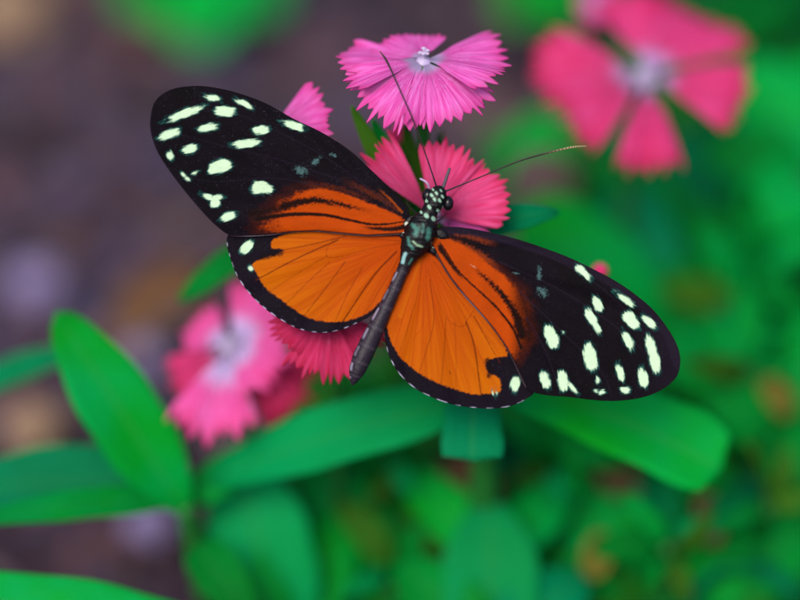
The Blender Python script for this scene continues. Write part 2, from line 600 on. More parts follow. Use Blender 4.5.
# ------------------------------------------------------------------ wings (outlines traced, then given depth)
LF = [(411, 221), (408, 208), (401.9, 199.7), (386.9, 185.2), (367.5, 166.5), (348.8, 149.7), (322.5, 132.8), (294.4, 119.2), (267.5, 104.2),
      (245, 95.3), (224.4, 89.5), (201.9, 86), (180, 87.3), (164.4, 92.8), (154, 103.5), (150, 121), (151.5, 135.6), (157.8, 152.5), (167, 167.5),
      (179, 184), (195, 203.5), (212, 222), (227.5, 234.4), (237, 236.8), (266.9, 235.6), (295, 232.4), (317.5, 231.6), (340, 234), (368, 236.3), (394, 235), (408, 234)]
LH = [(410, 238), (396, 233), (370, 231), (340, 228), (300, 227), (262, 230), (236, 232), (228, 235.5), (226.8, 243), (229.2, 255), (236.5, 275),
      (248, 291.9), (263, 307), (280, 319.3), (299, 329), (321, 332.8), (340, 330), (358.8, 322.2), (372, 314.5), (386, 299), (400, 270), (409, 250)]
RF = [(433, 233), (443, 227), (467.5, 228.2), (495.6, 233.6), (523.8, 241.2), (552, 250.8), (574, 259.7), (596.9, 271), (615.6, 281),
      (634, 293.4), (653, 309.6), (669.5, 331), (678.5, 349), (680.3, 363.8), (676.5, 376.9), (666, 387), (651, 394.7), (632.5, 399.4), (610, 401),
      (587.5, 399.4), (568.8, 397), (550, 395.6), (535, 392.8), (525, 387), (515.6, 367), (506, 348), (493, 329), (479.5, 313), (464, 296), (450.6, 279), (440, 262), (432, 246)]
RH = [(417, 250), (430, 250), (445, 262), (462, 278), (480, 299), (500, 325), (520, 355), (532, 380), (534, 392.5), (527, 398.5), (518.5, 403.2), (505, 407.3),
      (482.5, 408.4), (454.4, 404.9), (431.9, 397.3), (413, 387), (398, 372.2), (388.8, 355.2), (385, 338.5), (385.2, 324), (392, 306), (402, 282), (410, 264)]


def ripple(Q, x, y, off):
    """low folds between the wing veins, fanning from the wing root"""
    a = np.arctan2(Q[:, 1] - y, (Q[:, 0] - x) * np.sign(Q[:, 0].mean() - x))
    r = np.hypot(Q[:, 0] - x, Q[:, 1] - y)
    k = 19 if off > 0.5 else 23
    return 0.13 * ss(15, 70, r) * (np.sin(a * k) + 0.5 * np.sin(a * k * 1.7 + 1)) * np.clip(r / 120, 0, 1.2)


def dz_left(Q, off):
    d = np.clip((402 - Q[:, 0]) / 250, 0, 1.1)
    return off + 0.2 - 2.0 * d + 0.9 * np.sin(np.pi * np.clip(d, 0, 1)) - 0.35 * np.sin((Q[:, 1] - 90) / 40) + ripple(Q, 404, 232, off)


def dz_right(Q, off):
    d = np.clip((Q[:, 0] - 440) / 240, 0, 1.1)
    return off + 0.2 - 1.4 * d + 0.9 * np.sin(np.pi * np.clip(d, 0, 1)) - 0.35 * np.sin((Q[:, 1] - 230) / 45) + ripple(Q, 432, 246, off)


def fore_common(Q, seed):
    C = np.tile(BLACK, (len(Q), 1))
    big = fbm(Q[:, 0] / 30, Q[:, 1] / 30, seed)[:, None]
    C = C * (1 + 0.5 * big) + np.array([0.0016, 0.0003, 0.0026]) * np.clip(big + 0.2, 0, 1)  # mottled purple-grey sheen mixed into the black
    return C


def col_lf(Q, ed, es, poly):
    C = fore_common(Q, 1)
    x, y = Q[:, 0], Q[:, 1]
    reg = closed_smooth([(409, 223), (402, 218), (387, 210.5), (368, 203), (345, 194), (321, 188.2), (303, 190.5), (284, 200), (268, 216), (258, 227),
                         (268, 234), (300, 236), (340, 239), (400, 240), (412, 232)], 6)
    s = sdf(Q, reg)
    n = fbm(x / 2.0, y / 1.2, 21) ; n2 = fbm(x / 9, y / 4, 22)
    distal = ss(320, 262, x)
    m = ss(-1.3 - 3 * distal, 1.6 + 11 * distal, s + n * (3 + 9 * distal) + n2 * (2 + 10 * distal) - 2.0 * distal)
    o = ORANGE * (1 + 0.30 * fbm(x / 22, y / 7, 23)[:, None] + 0.12 * n[:, None])
    C = lay(C, ss(-16, 2, s + n * 8 + n2 * 12) * 0.5 * ss(330, 285, x), (0.05, 0.006, 0.0006))
    C = lay(C, m, o)
    D = np.array([0.006, 0.0015, 0.0010])
    C = streak(C, Q, [(284, 206), (300, 202), (318, 200), (334, 203), (356, 208), (378, 213)], 8.5, 1.0, D, 0.99, 1.9, 31, 5.5, (0, 0.35))
    C = streak(C, Q, [(256, 219), (285.6, 215), (302.5, 214), (325, 215), (347.5, 219.6), (370, 224.2), (388, 224), (406, 221)], 4.6, 1.5, D, 0.99, 0.8, 32, 1.2)
    C = streak(C, Q, [(252, 213), (275, 210), (292, 207)], 8, 2.5, D, 0.9, 2.5, 33, 6, (0, 0.4))
    C = streak(C, Q, [(360, 226.5), (376, 228.5), (394, 229), (407, 226)], 2.0, 5.5, D, 0.98, 1.2, 34, 2.0, (0.3, 0))
    # red-brown scales in the black towards the costa
    C = streak(C, Q, [(336, 178), (358, 187), (380, 198), (402, 213)], 7, 2.5, (0.10, 0.016, 0.003), 0.55, 2.5, 35, 7, (0.5, 0.1))
    C = streak(C, Q, [(376, 187), (388, 197), (402, 212)], 1.0, 2.4, (0.30, 0.05, 0.003), 0.6, 0.9, 36, 2, (0.4, 0))
    C = streak(C, Q, [(300, 184), (330, 187), (352, 193), (378, 203)], 6, 2, (0.07, 0.010, 0.002), 0.65, 2.5, 37, 7, (0.2, 0.3))
    # veins just showing in the black
    for a in ([(390, 205), (330, 160), (270, 128), (215, 105)], [(340, 180), (280, 160), (200, 140), (158, 128)], [(325, 186), (270, 178), (215, 182), (180, 175)]):
        C = streak(C, Q, a, 1.4, 0.8, PURP * 1.3, 0.55, 0.6, 38, 0.8)
    # trailing edge: black rim with a grey hair line
    d, t, _ = seg_dist(Q, [(232, 237), (266.9, 235.9), (295, 232.6), (317.5, 231.8), (340, 234.2), (368, 236.5), (408, 234)])
    C = lay(C, ss(3.0, 1.2, d) * 0.96, (0.005, 0.0022, 0.0026))
    C = lay(C, ss(1.1, 0.2, d) * (0.35 + 0.65 * ss(0.0, 0.12, t) * (1 - ss(0.2, 0.3, t)) + 0.5 * ss(0.45, 0.5, t) * (1 - ss(0.58, 0.7, t))), (0.09, 0.068, 0.085))
    C = scale_flecks(C, Q, 41, 0.4)
    C = dust(C, Q, [(301, 171, 9, 6, 20), (316, 161, 8, 4, -40), (333, 155, 6, 3, 30)])
    C = spots(C, Q, [(212.2, 97.8, 9.5, 3.5, 14), (245, 104.3, 12, 3.0, 28), (184.5, 113.5, 21, 4.6, -21), (225.3, 111.4, 11.5, 5.4, 3),
                     (169, 134.3, 11.5, 5, -22), (207.5, 127.5, 11.5, 4.2, -10), (260, 130, 9.4, 5, -6), (247, 143.7, 16, 4.6, -4),
                     (170.4, 155.3, 5.2, 3.6, 65), (190, 149, 8.5, 4.5, -18), (219.7, 166.6, 13.3, 7, -14), (183.5, 174.8, 4.5, 2.6, 50), (188, 179, 4, 2.6, 35), (195, 172.8, 4.4, 2.3, -18),
                     (293, 125.5, 12.5, 4.3, 13), (208, 196.5, 7, 3.2, 20), (217, 197.5, 7, 4, -10), (215, 203, 5, 5.5, 60), (228, 216.9, 9, 4.6, -18), (259.5, 187.5, 9, 7, -5), (265, 188, 8.5, 5, 15)], 60)
    C = lay(C, ss(1.2, 0.3, ed) * 0.5 * ((x < 245) & (y > 110)), PURP * 2)
    return C


def col_rf(Q, ed, es, poly):
    C = fore_common(Q, 5)
    x, y = Q[:, 0], Q[:, 1]
    d, t, _ = seg_dist(Q, [(443, 227), (495.6, 233.6), (552, 250.8), (596.9, 271), (634, 293.4), (669.5, 331), (680, 363)])
    C = lay(C, ss(9, 5, d) * 0.75, PURP * 1.15)  # narrow purplish sheen painted along the costal edge
    C = lay(C, ss(70, 0, np.hypot(x - 690, y - 360)) * 0.5, PURP * 1.3)
    reg = closed_smooth([(432, 236), (440, 236.5), (452, 240), (464, 245), (479, 254.5), (492, 266.5), (509, 279.5), (521, 292), (527, 304), (529, 320), (528.5, 338), (522, 352), (512, 356), (500, 344),
                         (480, 318), (455, 290), (436, 262)], 6)
    s = sdf(Q, reg)
    n = fbm(x / 1.6, y / 1.6, 71); n2 = fbm(x / 6, y / 9, 72)
    distal = ss(500, 524, x - (y - 300) * 0.05)
    m = ss(-1.2 - 3 * distal, 1.4 + 7 * distal, s + n * (2.5 + 9 * distal) + n2 * (1.5 + 7 * distal) - 1.0 * distal)
    o = ORANGE * (1 + 0.30 * fbm(x / 14, y / 14, 73)[:, None] + 0.12 * n[:, None])
    o = o * (1 - 0.75 * ss(506, 522, x - (y - 310) * 0.03))[:, None]
    C = lay(C, ss(-13, 2, s + n * 7 + n2 * 10) * 0.6 * ss(480, 515, x), (0.045, 0.005, 0.0006))
    C = lay(C, m, o)
    D = np.array([0.006, 0.0015, 0.0010])
    C = streak(C, Q, [(440, 243), (445, 250), (458, 270.6), (476.9, 289), (493.8, 304.5), (505, 317.5), (514.4, 331), (521, 348)], 1.3, 2.6, D, 0.99, 0.8, 81, 1.2)
    C = streak(C, Q, [(440, 247), (447, 258), (458, 273), (466, 283)], 5.5, 1.0, D, 0.99, 1.3, 82, 2.0, (0, 0.3))
    C = streak(C, Q, [(468, 264), (479, 272.5), (495.6, 287.5), (508.8, 303), (517, 318), (522, 334)], 1.2, 9.5, D, 0.99, 1.8, 83, 5.5, (0.25, 0))
    C = streak(C, Q, [(522, 296), (527, 315), (529, 340)], 3, 6, D, 0.6, 2.5, 84, 6)
    C = streak(C, Q, [(452, 234), (474, 238), (500, 246)], 1.5, 6, (0.16, 0.022, 0.003), 0.6, 2.0, 85, 6, (0.1, 0.4))
    C = streak(C, Q, [(447, 237), (467, 246), (488, 260), (504, 275)], 1.2, 7, (0.17, 0.024, 0.003), 0.75, 2.2, 86, 6, (0.1, 0.35))
    C = streak(C, Q, [(446, 236.5), (470, 242), (486, 252)], 1.0, 3.0, D, 0.8, 0.9, 87, 2, (0, 0.3))
    for a in ([(445, 231), (500, 240), (560, 262), (610, 295), (650, 340)], [(500, 262), (560, 290), (620, 330), (662, 370)], [(520, 292), (560, 330), (600, 370), (612, 396)], [(526, 318), (545, 350), (560, 390)]):
        C = streak(C, Q, a, 1.4, 0.8, PURP * 1.5, 0.55, 0.6, 88, 0.8)
    d, t, _ = seg_dist(Q, [(432, 247), (440, 262.5), (450.6, 279.5), (464, 296.5), (479.5, 313.5), (493, 329.5), (506, 348.5), (515.6, 367.5), (525, 387)])
    C = lay(C, ss(3.0, 1.2, d) * 0.96, (0.005, 0.0022, 0.0026))
    C = lay(C, ss(1.7, 0.3, d) * (0.25 + 0.75 * ss(0.28, 0.36, t) * (1 - ss(0.5, 0.62, t))), (0.12, 0.09, 0.115))
    C = scale_flecks(C, Q, 91, 0.22)
    C = dust(C, Q, [(542.5, 292, 8, 6, 40), (539.5, 274, 10, 3.5, 85), (516, 273, 5, 1.6, 5)])
    C = streak(C, Q, [(470, 264), (476, 268)], 0.8, 0.6, (0.4, 0.3, 0.2), 0.6, 0.5, 92, 1.5)
    C = spots(C, Q, [(581, 270, 7.5, 4.6, 45), (586, 275, 8, 3.6, 45), (597.5, 303.7, 9.6, 5, 62), (591, 317, 10, 5.0, 58), (596, 326, 10.5, 4.0, 62), (625.5, 299.6, 12, 3.7, 36),
                     (631, 319.6, 11.3, 6.2, 52), (649, 322, 9.8, 4.6, 46), (628.4, 341, 11.3, 4.7, 66), (651, 347, 13, 5.2, 74), (654.5, 361, 14, 5.6, 78),
                     (590.3, 357, 14.6, 7.4, 78), (620.3, 373, 10, 4.2, 76), (642.8, 377.8, 11.6, 5.4, 76), (624.6, 390, 5.8, 4, 5),
                     (597.8, 380, 4, 2.2, 70), (595.5, 390.5, 3.6, 2.2, 20), (602, 392, 4, 3, 0), (562.6, 381, 10.8, 5.6, 82), (571.5, 386.5, 9.5, 2.9, 48),
                     (545, 380.6, 9.4, 5, 76), (550, 334, 10, 6.2, 72), (553, 341, 8, 6.6, 80), (563.3, 332, 1.6, 1.8, 0)], 110)
    return C


def hind_common(Q, ed, es, reg, seed, root, ax):
    C = fore_common(Q, seed)
    C = lay(C, np.full(len(Q), 0.35), PURP)
    x, y = Q[:, 0], Q[:, 1]
    s = sdf(Q, closed_smooth(reg, 6))
    n = fbm(x / 2.2, y / 2.2, seed + 1)
    m = ss(-0.9, 1.0, s + n * 2.6)
    r = np.hypot(x - root[0], y - root[1]) / 165
    ang = np.arctan2(y - root[1], x - root[0])
    fib = fbm(ang * 40, r * 3, seed + 2)
    f = np.clip(r * 0.9 + fib * 0.55 - 0.12, 0, 1)[:, None]
    o = (ORANGE * (1 - f) + ORANGE2 * f) * (1 + 0.22 * fib[:, None] + 0.10 * fbm(x / 1.1, y / 1.1, seed + 3)[:, None])
    C = lay(C, m, o)
    return C, s


def fringe(C, Q, ed, outer, period=10.5):
    d, t, _ = seg_dist(Q, outer)
    L = np.linalg.norm(np.diff(np.asarray(outer, float), axis=0), axis=1).sum()
    al = t * L
    ph = (al / period + 0.35 * fbm(al / 16, al * 0, 77)) % 1.0
    w = 0.14 + 0.24 * vnoise(al / 9, al * 0, 78)
    br = np.clip(0.25 + 1.1 * vnoise(al / 5, al * 0 + 3, 79), 0, 1)
    m = ss(1.25, 0.25, d + 0.5 * fbm(Q[:, 0] / 1.5, Q[:, 1] / 1.5, 80)) * ss(w + 0.13, w - 0.13, np.abs(ph - 0.5) * 1.24) * br
    return lay(C, m, (0.34, 0.32, 0.44))


def col_lh(Q, ed, es, poly):
    reg = [(404, 246), (398, 236), (340, 232), (300, 231), (276, 238), (272, 241), (271.5, 247.5), (279, 248.5), (283, 250.5), (277, 254.5), (268, 257), (258, 260.5), (252.5, 265), (255, 271), (258, 276.5),
           (267, 289), (284, 302), (302.5, 314.6), (320, 321.2), (340, 321.8), (358.8, 317.2), (371, 310.5), (384, 296), (397, 268), (403, 255)]
    C, s = hind_common(Q, ed, es, reg, 200, (402, 242), -1)
    V = (0.075, 0.009, 0.0004)
    for a, w, k in (([(346, 236), (318, 243), (284, 250)], 1.2, 0.75), ([(338, 240), (300, 257), (256, 280)], 1.5, 0.85), ([(327, 256), (298, 273), (268, 293)], 0.9, 0.4),
                    ([(330, 262), (308, 282), (285, 305)], 1.0, 0.5), ([(345, 262), (328, 285), (304, 316)], 1.2, 0.65), ([(362, 268), (348, 293), (335, 322)], 1.1, 0.5),
                    ([(396, 252), (372, 278), (343, 321)], 1.9, 0.8), ([(400, 256), (384, 283), (362, 317)], 1.0, 0.4),
                    ([(402, 243), (372, 248), (345, 256), (328, 257), (327, 249), (333, 240)], 0.9, 0.5), ([(402, 241), (372, 239), (342, 238)], 1.0, 0.45)):
        C = streak(C, Q, a, w, w * 0.7, V, k, 0.7, 210, 0.7)
    D = (0.005, 0.002, 0.002)
    C = streak(C, Q, [(262, 257), (272, 254.5), (281, 252.5)], 6, 5, D, 0.8, 1.8, 211, 5)
    C = streak(C, Q, [(236, 233), (300, 229.5), (340, 232), (405, 236)], 3.4, 2.0, D, 0.8, 1.5, 212, 1)  # dark strip painted as shade under the forewing edge
    C = scale_flecks(C, Q, 213, 0.35)
    C = spots(C, Q, [(247, 247, 8.4, 5, -50), (251, 268.4, 3.4, 2.6, 60)], 214)
    outer = [(228, 236), (226.8, 243), (229.2, 255), (236.5, 275), (248, 291.9), (263, 307), (280, 319.3), (299, 329), (321, 332.8), (340, 330), (358.8, 322.2), (370, 316)]
    C = fringe(C, Q, ed, closed_smooth(outer, 6)[:-12], 11.0)
    return C


def col_rh(Q, ed, es, poly):
    reg = [(414, 262), (422, 253.5), (432, 254), (445, 266), (462, 284), (480, 306), (498, 334), (507, 352), (505, 356.5), (497, 357.5), (489, 360), (485.5, 366), (489, 373), (495, 375), (500, 381), (500.5, 390), (497, 393),
           (486, 393.5), (475, 394.4), (454.4, 389), (435.6, 382), (417, 372), (400, 356.5), (392, 343.5), (387.5, 330), (387.8, 322), (394, 305), (404, 282)]
    C, s = hind_common(Q, ed, es, reg, 300, (424, 252), 1)
    V = (0.075, 0.009, 0.0004)
    for a, w, k in (([(422, 262), (416, 300), (399, 354)], 1.0, 0.45), ([(426, 268), (424, 320), (413, 340), (408, 362)], 0.7, 0.25), ([(430, 280), (434, 318), (428, 345), (419, 373)], 1.1, 0.5),
                    ([(446, 318), (444, 352), (441, 384)], 1.0, 0.5), ([(455, 322), (456, 355), (456, 388)], 0.9, 0.4), ([(466, 322), (474, 345), (481, 394)], 1.6, 0.85),
                    ([(474, 316), (487, 340), (500, 363)], 1.2, 0.7), ([(466, 322), (474, 310)], 0.9, 0.5), ([(434, 262), (452, 292), (466, 322), (455, 325), (442, 310), (428, 270)], 0.9, 0.4),
                    ([(470, 300), (488, 322), (503, 347)], 1.0, 0.5)):
        C = streak(C, Q, a, w, w * 0.7, V, k, 0.7, 310, 0.7)
    C = streak(C, Q, [(421, 256), (412, 284), (400, 316)], 2, 5, ORANGE2 * 1.1, 0.45, 2.0, 311, 1)
    D = (0.005, 0.002, 0.002)
    C = streak(C, Q, [(487, 361), (490, 368), (489, 376)], 6, 4, D, 0.85, 1.8, 312, 4)
    C = streak(C, Q, [(449.5, 371), (450.5, 374.5)], 1.0, 0.8, D, 0.7, 0.6, 313, 1)
    C = streak(C, Q, [(432, 252), (455, 272), (480, 302), (505, 338), (520, 366)], 3.4, 3.0, D, 0.8, 1.5, 314, 1)  # painted shade where the forewing overlaps the hindwing
    C = scale_flecks(C, Q, 315, 0.3)
    C = spots(C, Q, [(515, 384, 8.4, 5.2, 100), (493, 394, 3.6, 1.6, 80), (497, 393, 3.0, 1.2, 80)], 316)
    outer = [(385.2, 326), (385, 338.5), (388.8, 355.2), (398, 372.2), (413, 387), (431.9, 397.3), (454.4, 404.9), (482.5, 408.4), (505, 407.3), (518.5, 403.2), (527, 398.5), (532, 394)]
    C = fringe(C, Q, ed, closed_smooth(outer, 6)[:-12], 16.0)
    return C


# ------------------------------------------------------------------ the butterfly
bt = thing('butterfly', 'black and orange butterfly with cream spots, wings spread over the pink flowers', 'butterfly', P(420, 234, 1.5))
obj('hindwing', wing_mesh(LH, lambda q: dz_left(q, 0.75), col_lh), M['wing'], bt, 0.00009)
obj('hindwing', wing_mesh(RH, lambda q: dz_right(q, 0.75), col_rh), M['wing'], bt, 0.00009)
obj('forewing', wing_mesh(LF, lambda q: dz_left(q, 0.0), col_lf), M['wing'], bt, 0.00009)
obj('forewing', wing_mesh(RF, lambda q: dz_right(q, 0.0), col_rf), M['wing'], bt, 0.00009)


def body_mesh():
    sp = np.array([  # px, py, mm, radius px
        (351.8, 385.5, 0.9, 0.4), (353.5, 381, 0.8, 4.0), (357, 371, 0.7, 8.2), (362, 358, 0.6, 9.7), (369, 343, 0.5, 9.6), (377, 326, 0.35, 8.6), (386, 307, 0.1, 7.3), (394, 290, -0.1, 6.4),
        (401, 274, -0.2, 5.9), (405.5, 264, -0.25, 6.4), (409, 256, -0.3, 9.5), (413, 248, -0.4, 13.0), (417.5, 239, -0.55, 15.2), (422, 229, -0.6, 15.2), (425.5, 221, -0.5, 12.6),
        (428.5, 214.5, -0.35, 9.0), (431, 209, -0.35, 8.2), (434, 203, -0.5, 9.6), (437, 196.5, -0.55, 9.9), (439.5, 191, -0.4, 7.6), (441, 187.5, -0.25, 4.0), (441.8, 185.8, -0.2, 0.4)])
    n = 230; ns = 72
    s = smooth_path(sp, n)
    s[:, 3] = np.maximum(s[:, 3], 0.3)
    c = P(s[:, 0], s[:, 1], s[:, 2])
    tg = np.gradient(c, axis=0)
    V, C = [], []
    al = np.linspace(0, 2 * math.pi, ns, endpoint=False)
    tpar = np.linspace(0, 1, n)
    cols = []
    for k in range(n):
        t = nz(tg[k]); sd = nz(np.cross(t, TOCAM)); w = np.cross(sd, t)
        r = s[k, 3] * PX
        seg = 1 - 0.035 * max(0, math.sin(k * 0.52)) if 5 < k < 95 else 1.0
        flat = 0.92 if k < 95 else 1.0
        fz_ = np.ones(ns) * r * seg
        if k > 112: fz_ = fz_ * (1 + 0.045 * np.sin(5 * al + k * 0.9) * np.sin(k * 0.37 + 2 * al) + 0.02 * rng.standard_normal(ns))
        V.append(c[k] + fz_[:, None] * (np.cos(al)[:, None] * sd + np.sin(al)[:, None] * w * flat))
        # flat-pattern coordinates: along the spine and round the body, in pixels
        cols.append(np.stack([np.full(ns, k), (al - math.pi / 2) * s[k, 3], np.sin(al)], 1))
    V = np.concatenate(V); K = np.concatenate(cols)
    # pixel position of every vertex (front side), to set marks where they sit on the body
    rel = V - CAM
    dep = rel @ FWD
    qx = 400 + (rel @ RIGHT) / (dep * SENS / LENS) * 800
    qy = 300 - (rel @ UP) / (dep * SENS / LENS) * 800
    Q = np.stack([qx, qy], 1)
    front = ss(0.05, 0.3, K[:, 2])
    col = np.tile(np.array([0.0030, 0.0026, 0.0034]), (len(V), 1))
    ab = ss(262, 276, qy)
    abc = np.array([0.0125, 0.0078, 0.0150]) * (1 + 0.5 * fbm(qx / 2.2, qy / 2.2, 400))[:, None]
    col = col * (1 - ab[:, None]) + abc * ab[:, None]
    # segment lines
    line = ss(0.80, 1.0, np.sin(K[:, 0] * 0.52 - 1.2)) * ab * 0.5
    col = lay(col, line, (0.045, 0.036, 0.05))

    def mark(col, pts, w, colr, k=1.0, fz=0.8, sd=0, rag=0.8):
        d, t, _ = seg_dist(Q, np.asarray(pts, float))
        m = ss(-fz, fz, w * 0.42 - d + fbm(qx / 1.5, qy / 1.5, 420 + sd) * rag) * k * front
        return lay(col, m, colr)
    W = (0.26, 0.43, 0.31); G = (0.045, 0.165, 0.13)
    for k, (a, b, w) in enumerate([(431.6, 195.3, 3.2), (436.4, 193.2, 2.8), (434.6, 199.6, 3.2), (439.6, 200.6, 3.0), (442.6, 196.6, 2.4), (429.3, 207, 3.8), (438.4, 211, 3.6), (426.3, 215.6, 5.0),
                                   (433.6, 218.8, 4.6), (425.8, 200.5, 3.4), (444.2, 208, 4.0), (421, 212, 2.5), (433, 189.5, 1.8), (441, 190.5, 1.6)]):
        col = mark(col, [(a - 0.5, b - 0.6), (a + 0.5, b + 0.6)], w, W, 0.95, 0.7, k, 0.7)
    col = mark(col, [(413.5, 225.5), (417.5, 229), (415.5, 234)], 5.5, G, 0.8, 1.8, 30, 3)
    col = mark(col, [(423, 224.5), (422.5, 232)], 3.0, G, 0.6, 1.2, 31, 2)
    col = mark(col, [(428.5, 230), (428, 238)], 5.0, G, 0.75, 1.8, 32, 3)
    col = mark(col, [(408, 238), (409, 244), (413, 248.5)], 3.2, G, 0.85, 1.1, 33, 1.5)
    col = mark(col, [(413, 241.5), (417, 245), (422, 246.5)], 1.8, (0.25, 0.40, 0.24), 0.9, 0.8, 34, 0.8)
    col = mark(col, [(432.5, 244), (433.5, 246.5)], 4.0, (0.14, 0.24, 0.20), 0.8, 1.0, 35, 1)
    col = mark(col, [(405.2, 254), (402.5, 262)], 4.2, (0.22, 0.42, 0.42), 0.85, 1.0, 36, 1.2)
    col = mark(col, [(412, 259), (409, 264)], 2.2, G, 0.7, 1.0, 37, 1)
    # broken white line down the left of the abdomen
    left = [(399, 268), (391, 283), (381.5, 302), (372, 320), (363, 338), (355.5, 353), (351.3, 366), (350.2, 377)]
    d, t, _ = seg_dist(Q, np.asarray(left, float))
    dash = ss(0.35, 0.55, np.abs((K[:, 0] * 0.083) % 1.0 - 0.5) * 2)
    col = lay(col, ss(1.9, 0.5, d) * dash * (0.25 + 0.75 * vnoise(K[:, 0] / 6, K[:, 0] * 0, 441)) * ss(-0.7, -0.3, K[:, 2]), (0.26, 0.23, 0.31))
    F = grid_faces(ns, n, True)
    F.append(tuple(range(ns))[::-1]); F.append(tuple(range((n - 1) * ns, n * ns)))
    return V, F, None, np.clip(col, 0, 1)


obj('body', body_mesh(), M['insect'], bt)
for ex, ey in ((427.6, 195.6), (448.2, 203.2)):
    obj('eye', fan_sphere(P(ex, ey, -0.35), 6.6 * PX, 0.84, 1.12, 0.95), M['eye'], bt)


def antenna(pts, tipcol):
    v, f = tube([P(*p) for p in pts], [0.95 * PX, 0.72 * PX, 0.7 * PX, 0.75 * PX, 0.85 * PX, 1.25 * PX, 0.6 * PX], 10, 130)
    n = len(v) // 10
    k = np.repeat(np.arange(n), 10) / n
    c = np.tile(np.array([0.020, 0.008, 0.012]), (len(v), 1))
    ring = (np.repeat(np.arange(n), 10) % 3 == 0)
    c = lay(c, ss(tipcol[0], tipcol[1], k) * np.where(ring, 0.9, 0.25), tipcol[2])
    return v, f, None, c


obj('antenna', antenna([(436.5, 187, -0.4), (431, 170, -1.2), (415, 125, -2.8), (400, 90, -3.0), (387.5, 62.5, -2.2), (380, 51.5, -1.6)], (0.82, 1.0, (0.16, 0.07, 0.03))), M['insect'], bt)
obj('antenna', antenna([(445, 191.5, -0.4), (466, 183, -1.2), (490, 173, -1.8), (520, 161, -1.6), (545, 153.7, -1.0), (570, 147.6, -0.4), (586.5, 146, 0)], (0.62, 0.85, (0.42, 0.36, 0.16))), M['insect'], bt)
obj('palp', tube([P(442.5, 189, -0.5), P(446, 179, -0.9), P(449.8, 168, -0.9)], [1.8 * PX, 1.7 * PX, 1.6 * PX, 1.4 * PX], 10), M['palp'], bt)
obj('proboscis', tube([P(440, 187, 0.2), P(442, 190, 2.2), P(440, 198, 3.8), P(436, 206, 5.2)], [0.8 * PX, 0.7 * PX, 0.5 * PX], 8), M['black_horn'], bt)
for tx, ty, ta, tb, an in ((410.5, 222, 8.0, 5.2, -40), (440, 233.5, 8.0, 5.2, 25), (405, 236, 5.5, 4.0, 10), (432.5, 250.5, 4.5, 3.2, 50)):
    th = math.radians(an)
    e1 = RIGHT * math.cos(th) - UP * math.sin(th); e2 = RIGHT * math.sin(th) + UP * math.cos(th)
    v, f = fan_sphere(P(tx, ty, 0.0), PX, ta, tb, 2.6, (e1, e2, TOCAM), 28, 18, 0.12, tx)
    rel = v - CAM; dep = rel @ FWD
    q = np.stack([400 + (rel @ RIGHT) / (dep * SENS / LENS) * 800, 300 - (rel @ UP) / (dep * SENS / LENS) * 800], 1)
    c = np.tile(np.array([0.004, 0.003, 0.0045]), (len(v), 1))
    for (mx, my, mr) in ((406.3, 223.8, 1.9), (403.5, 231.5, 1.5), (438.2, 240, 1.7), (433.5, 246, 1.9), (412, 226, 1.0)):
        c = lay(c, ss(mr + 0.6, mr - 0.6, np.hypot(q[:, 0] - mx, q[:, 1] - my)), (0.40, 0.45, 0.36))
    obj('tegula', (v, f, None, c), M['insect'], bt)
for p in ([(428, 222, 0.8), (417, 214, 2.8), (409, 206, 4.3), (405, 196, 5.2)], [(431, 224, 0.8), (441, 219, 2.8), (446, 212, 4.6), (440, 204, 6.6)],
          [(424, 230, 1.0), (409, 236, 3.2), (402, 226, 5.2), (404, 216, 5.8)], [(426, 234, 1.0), (440, 236, 3.0), (448, 228, 4.6), (449, 221, 5.6)],
          [(419, 244, 1.0), (408, 258, 3.4), (412, 246, 6.4), (418, 236, 7.4)], [(421, 246, 1.0), (434, 256, 3.2), (434, 246, 6.0), (431, 238, 7.2)]):
    obj('leg', tube([P(*q) for q in p], [1.0 * PX, 0.8 * PX, 0.6 * PX, 0.4 * PX], 8), M['black_horn'], bt)

# ------------------------------------------------------------------ flowers
NF = nz(TOCAM * 0.6 + Z * 0.8)


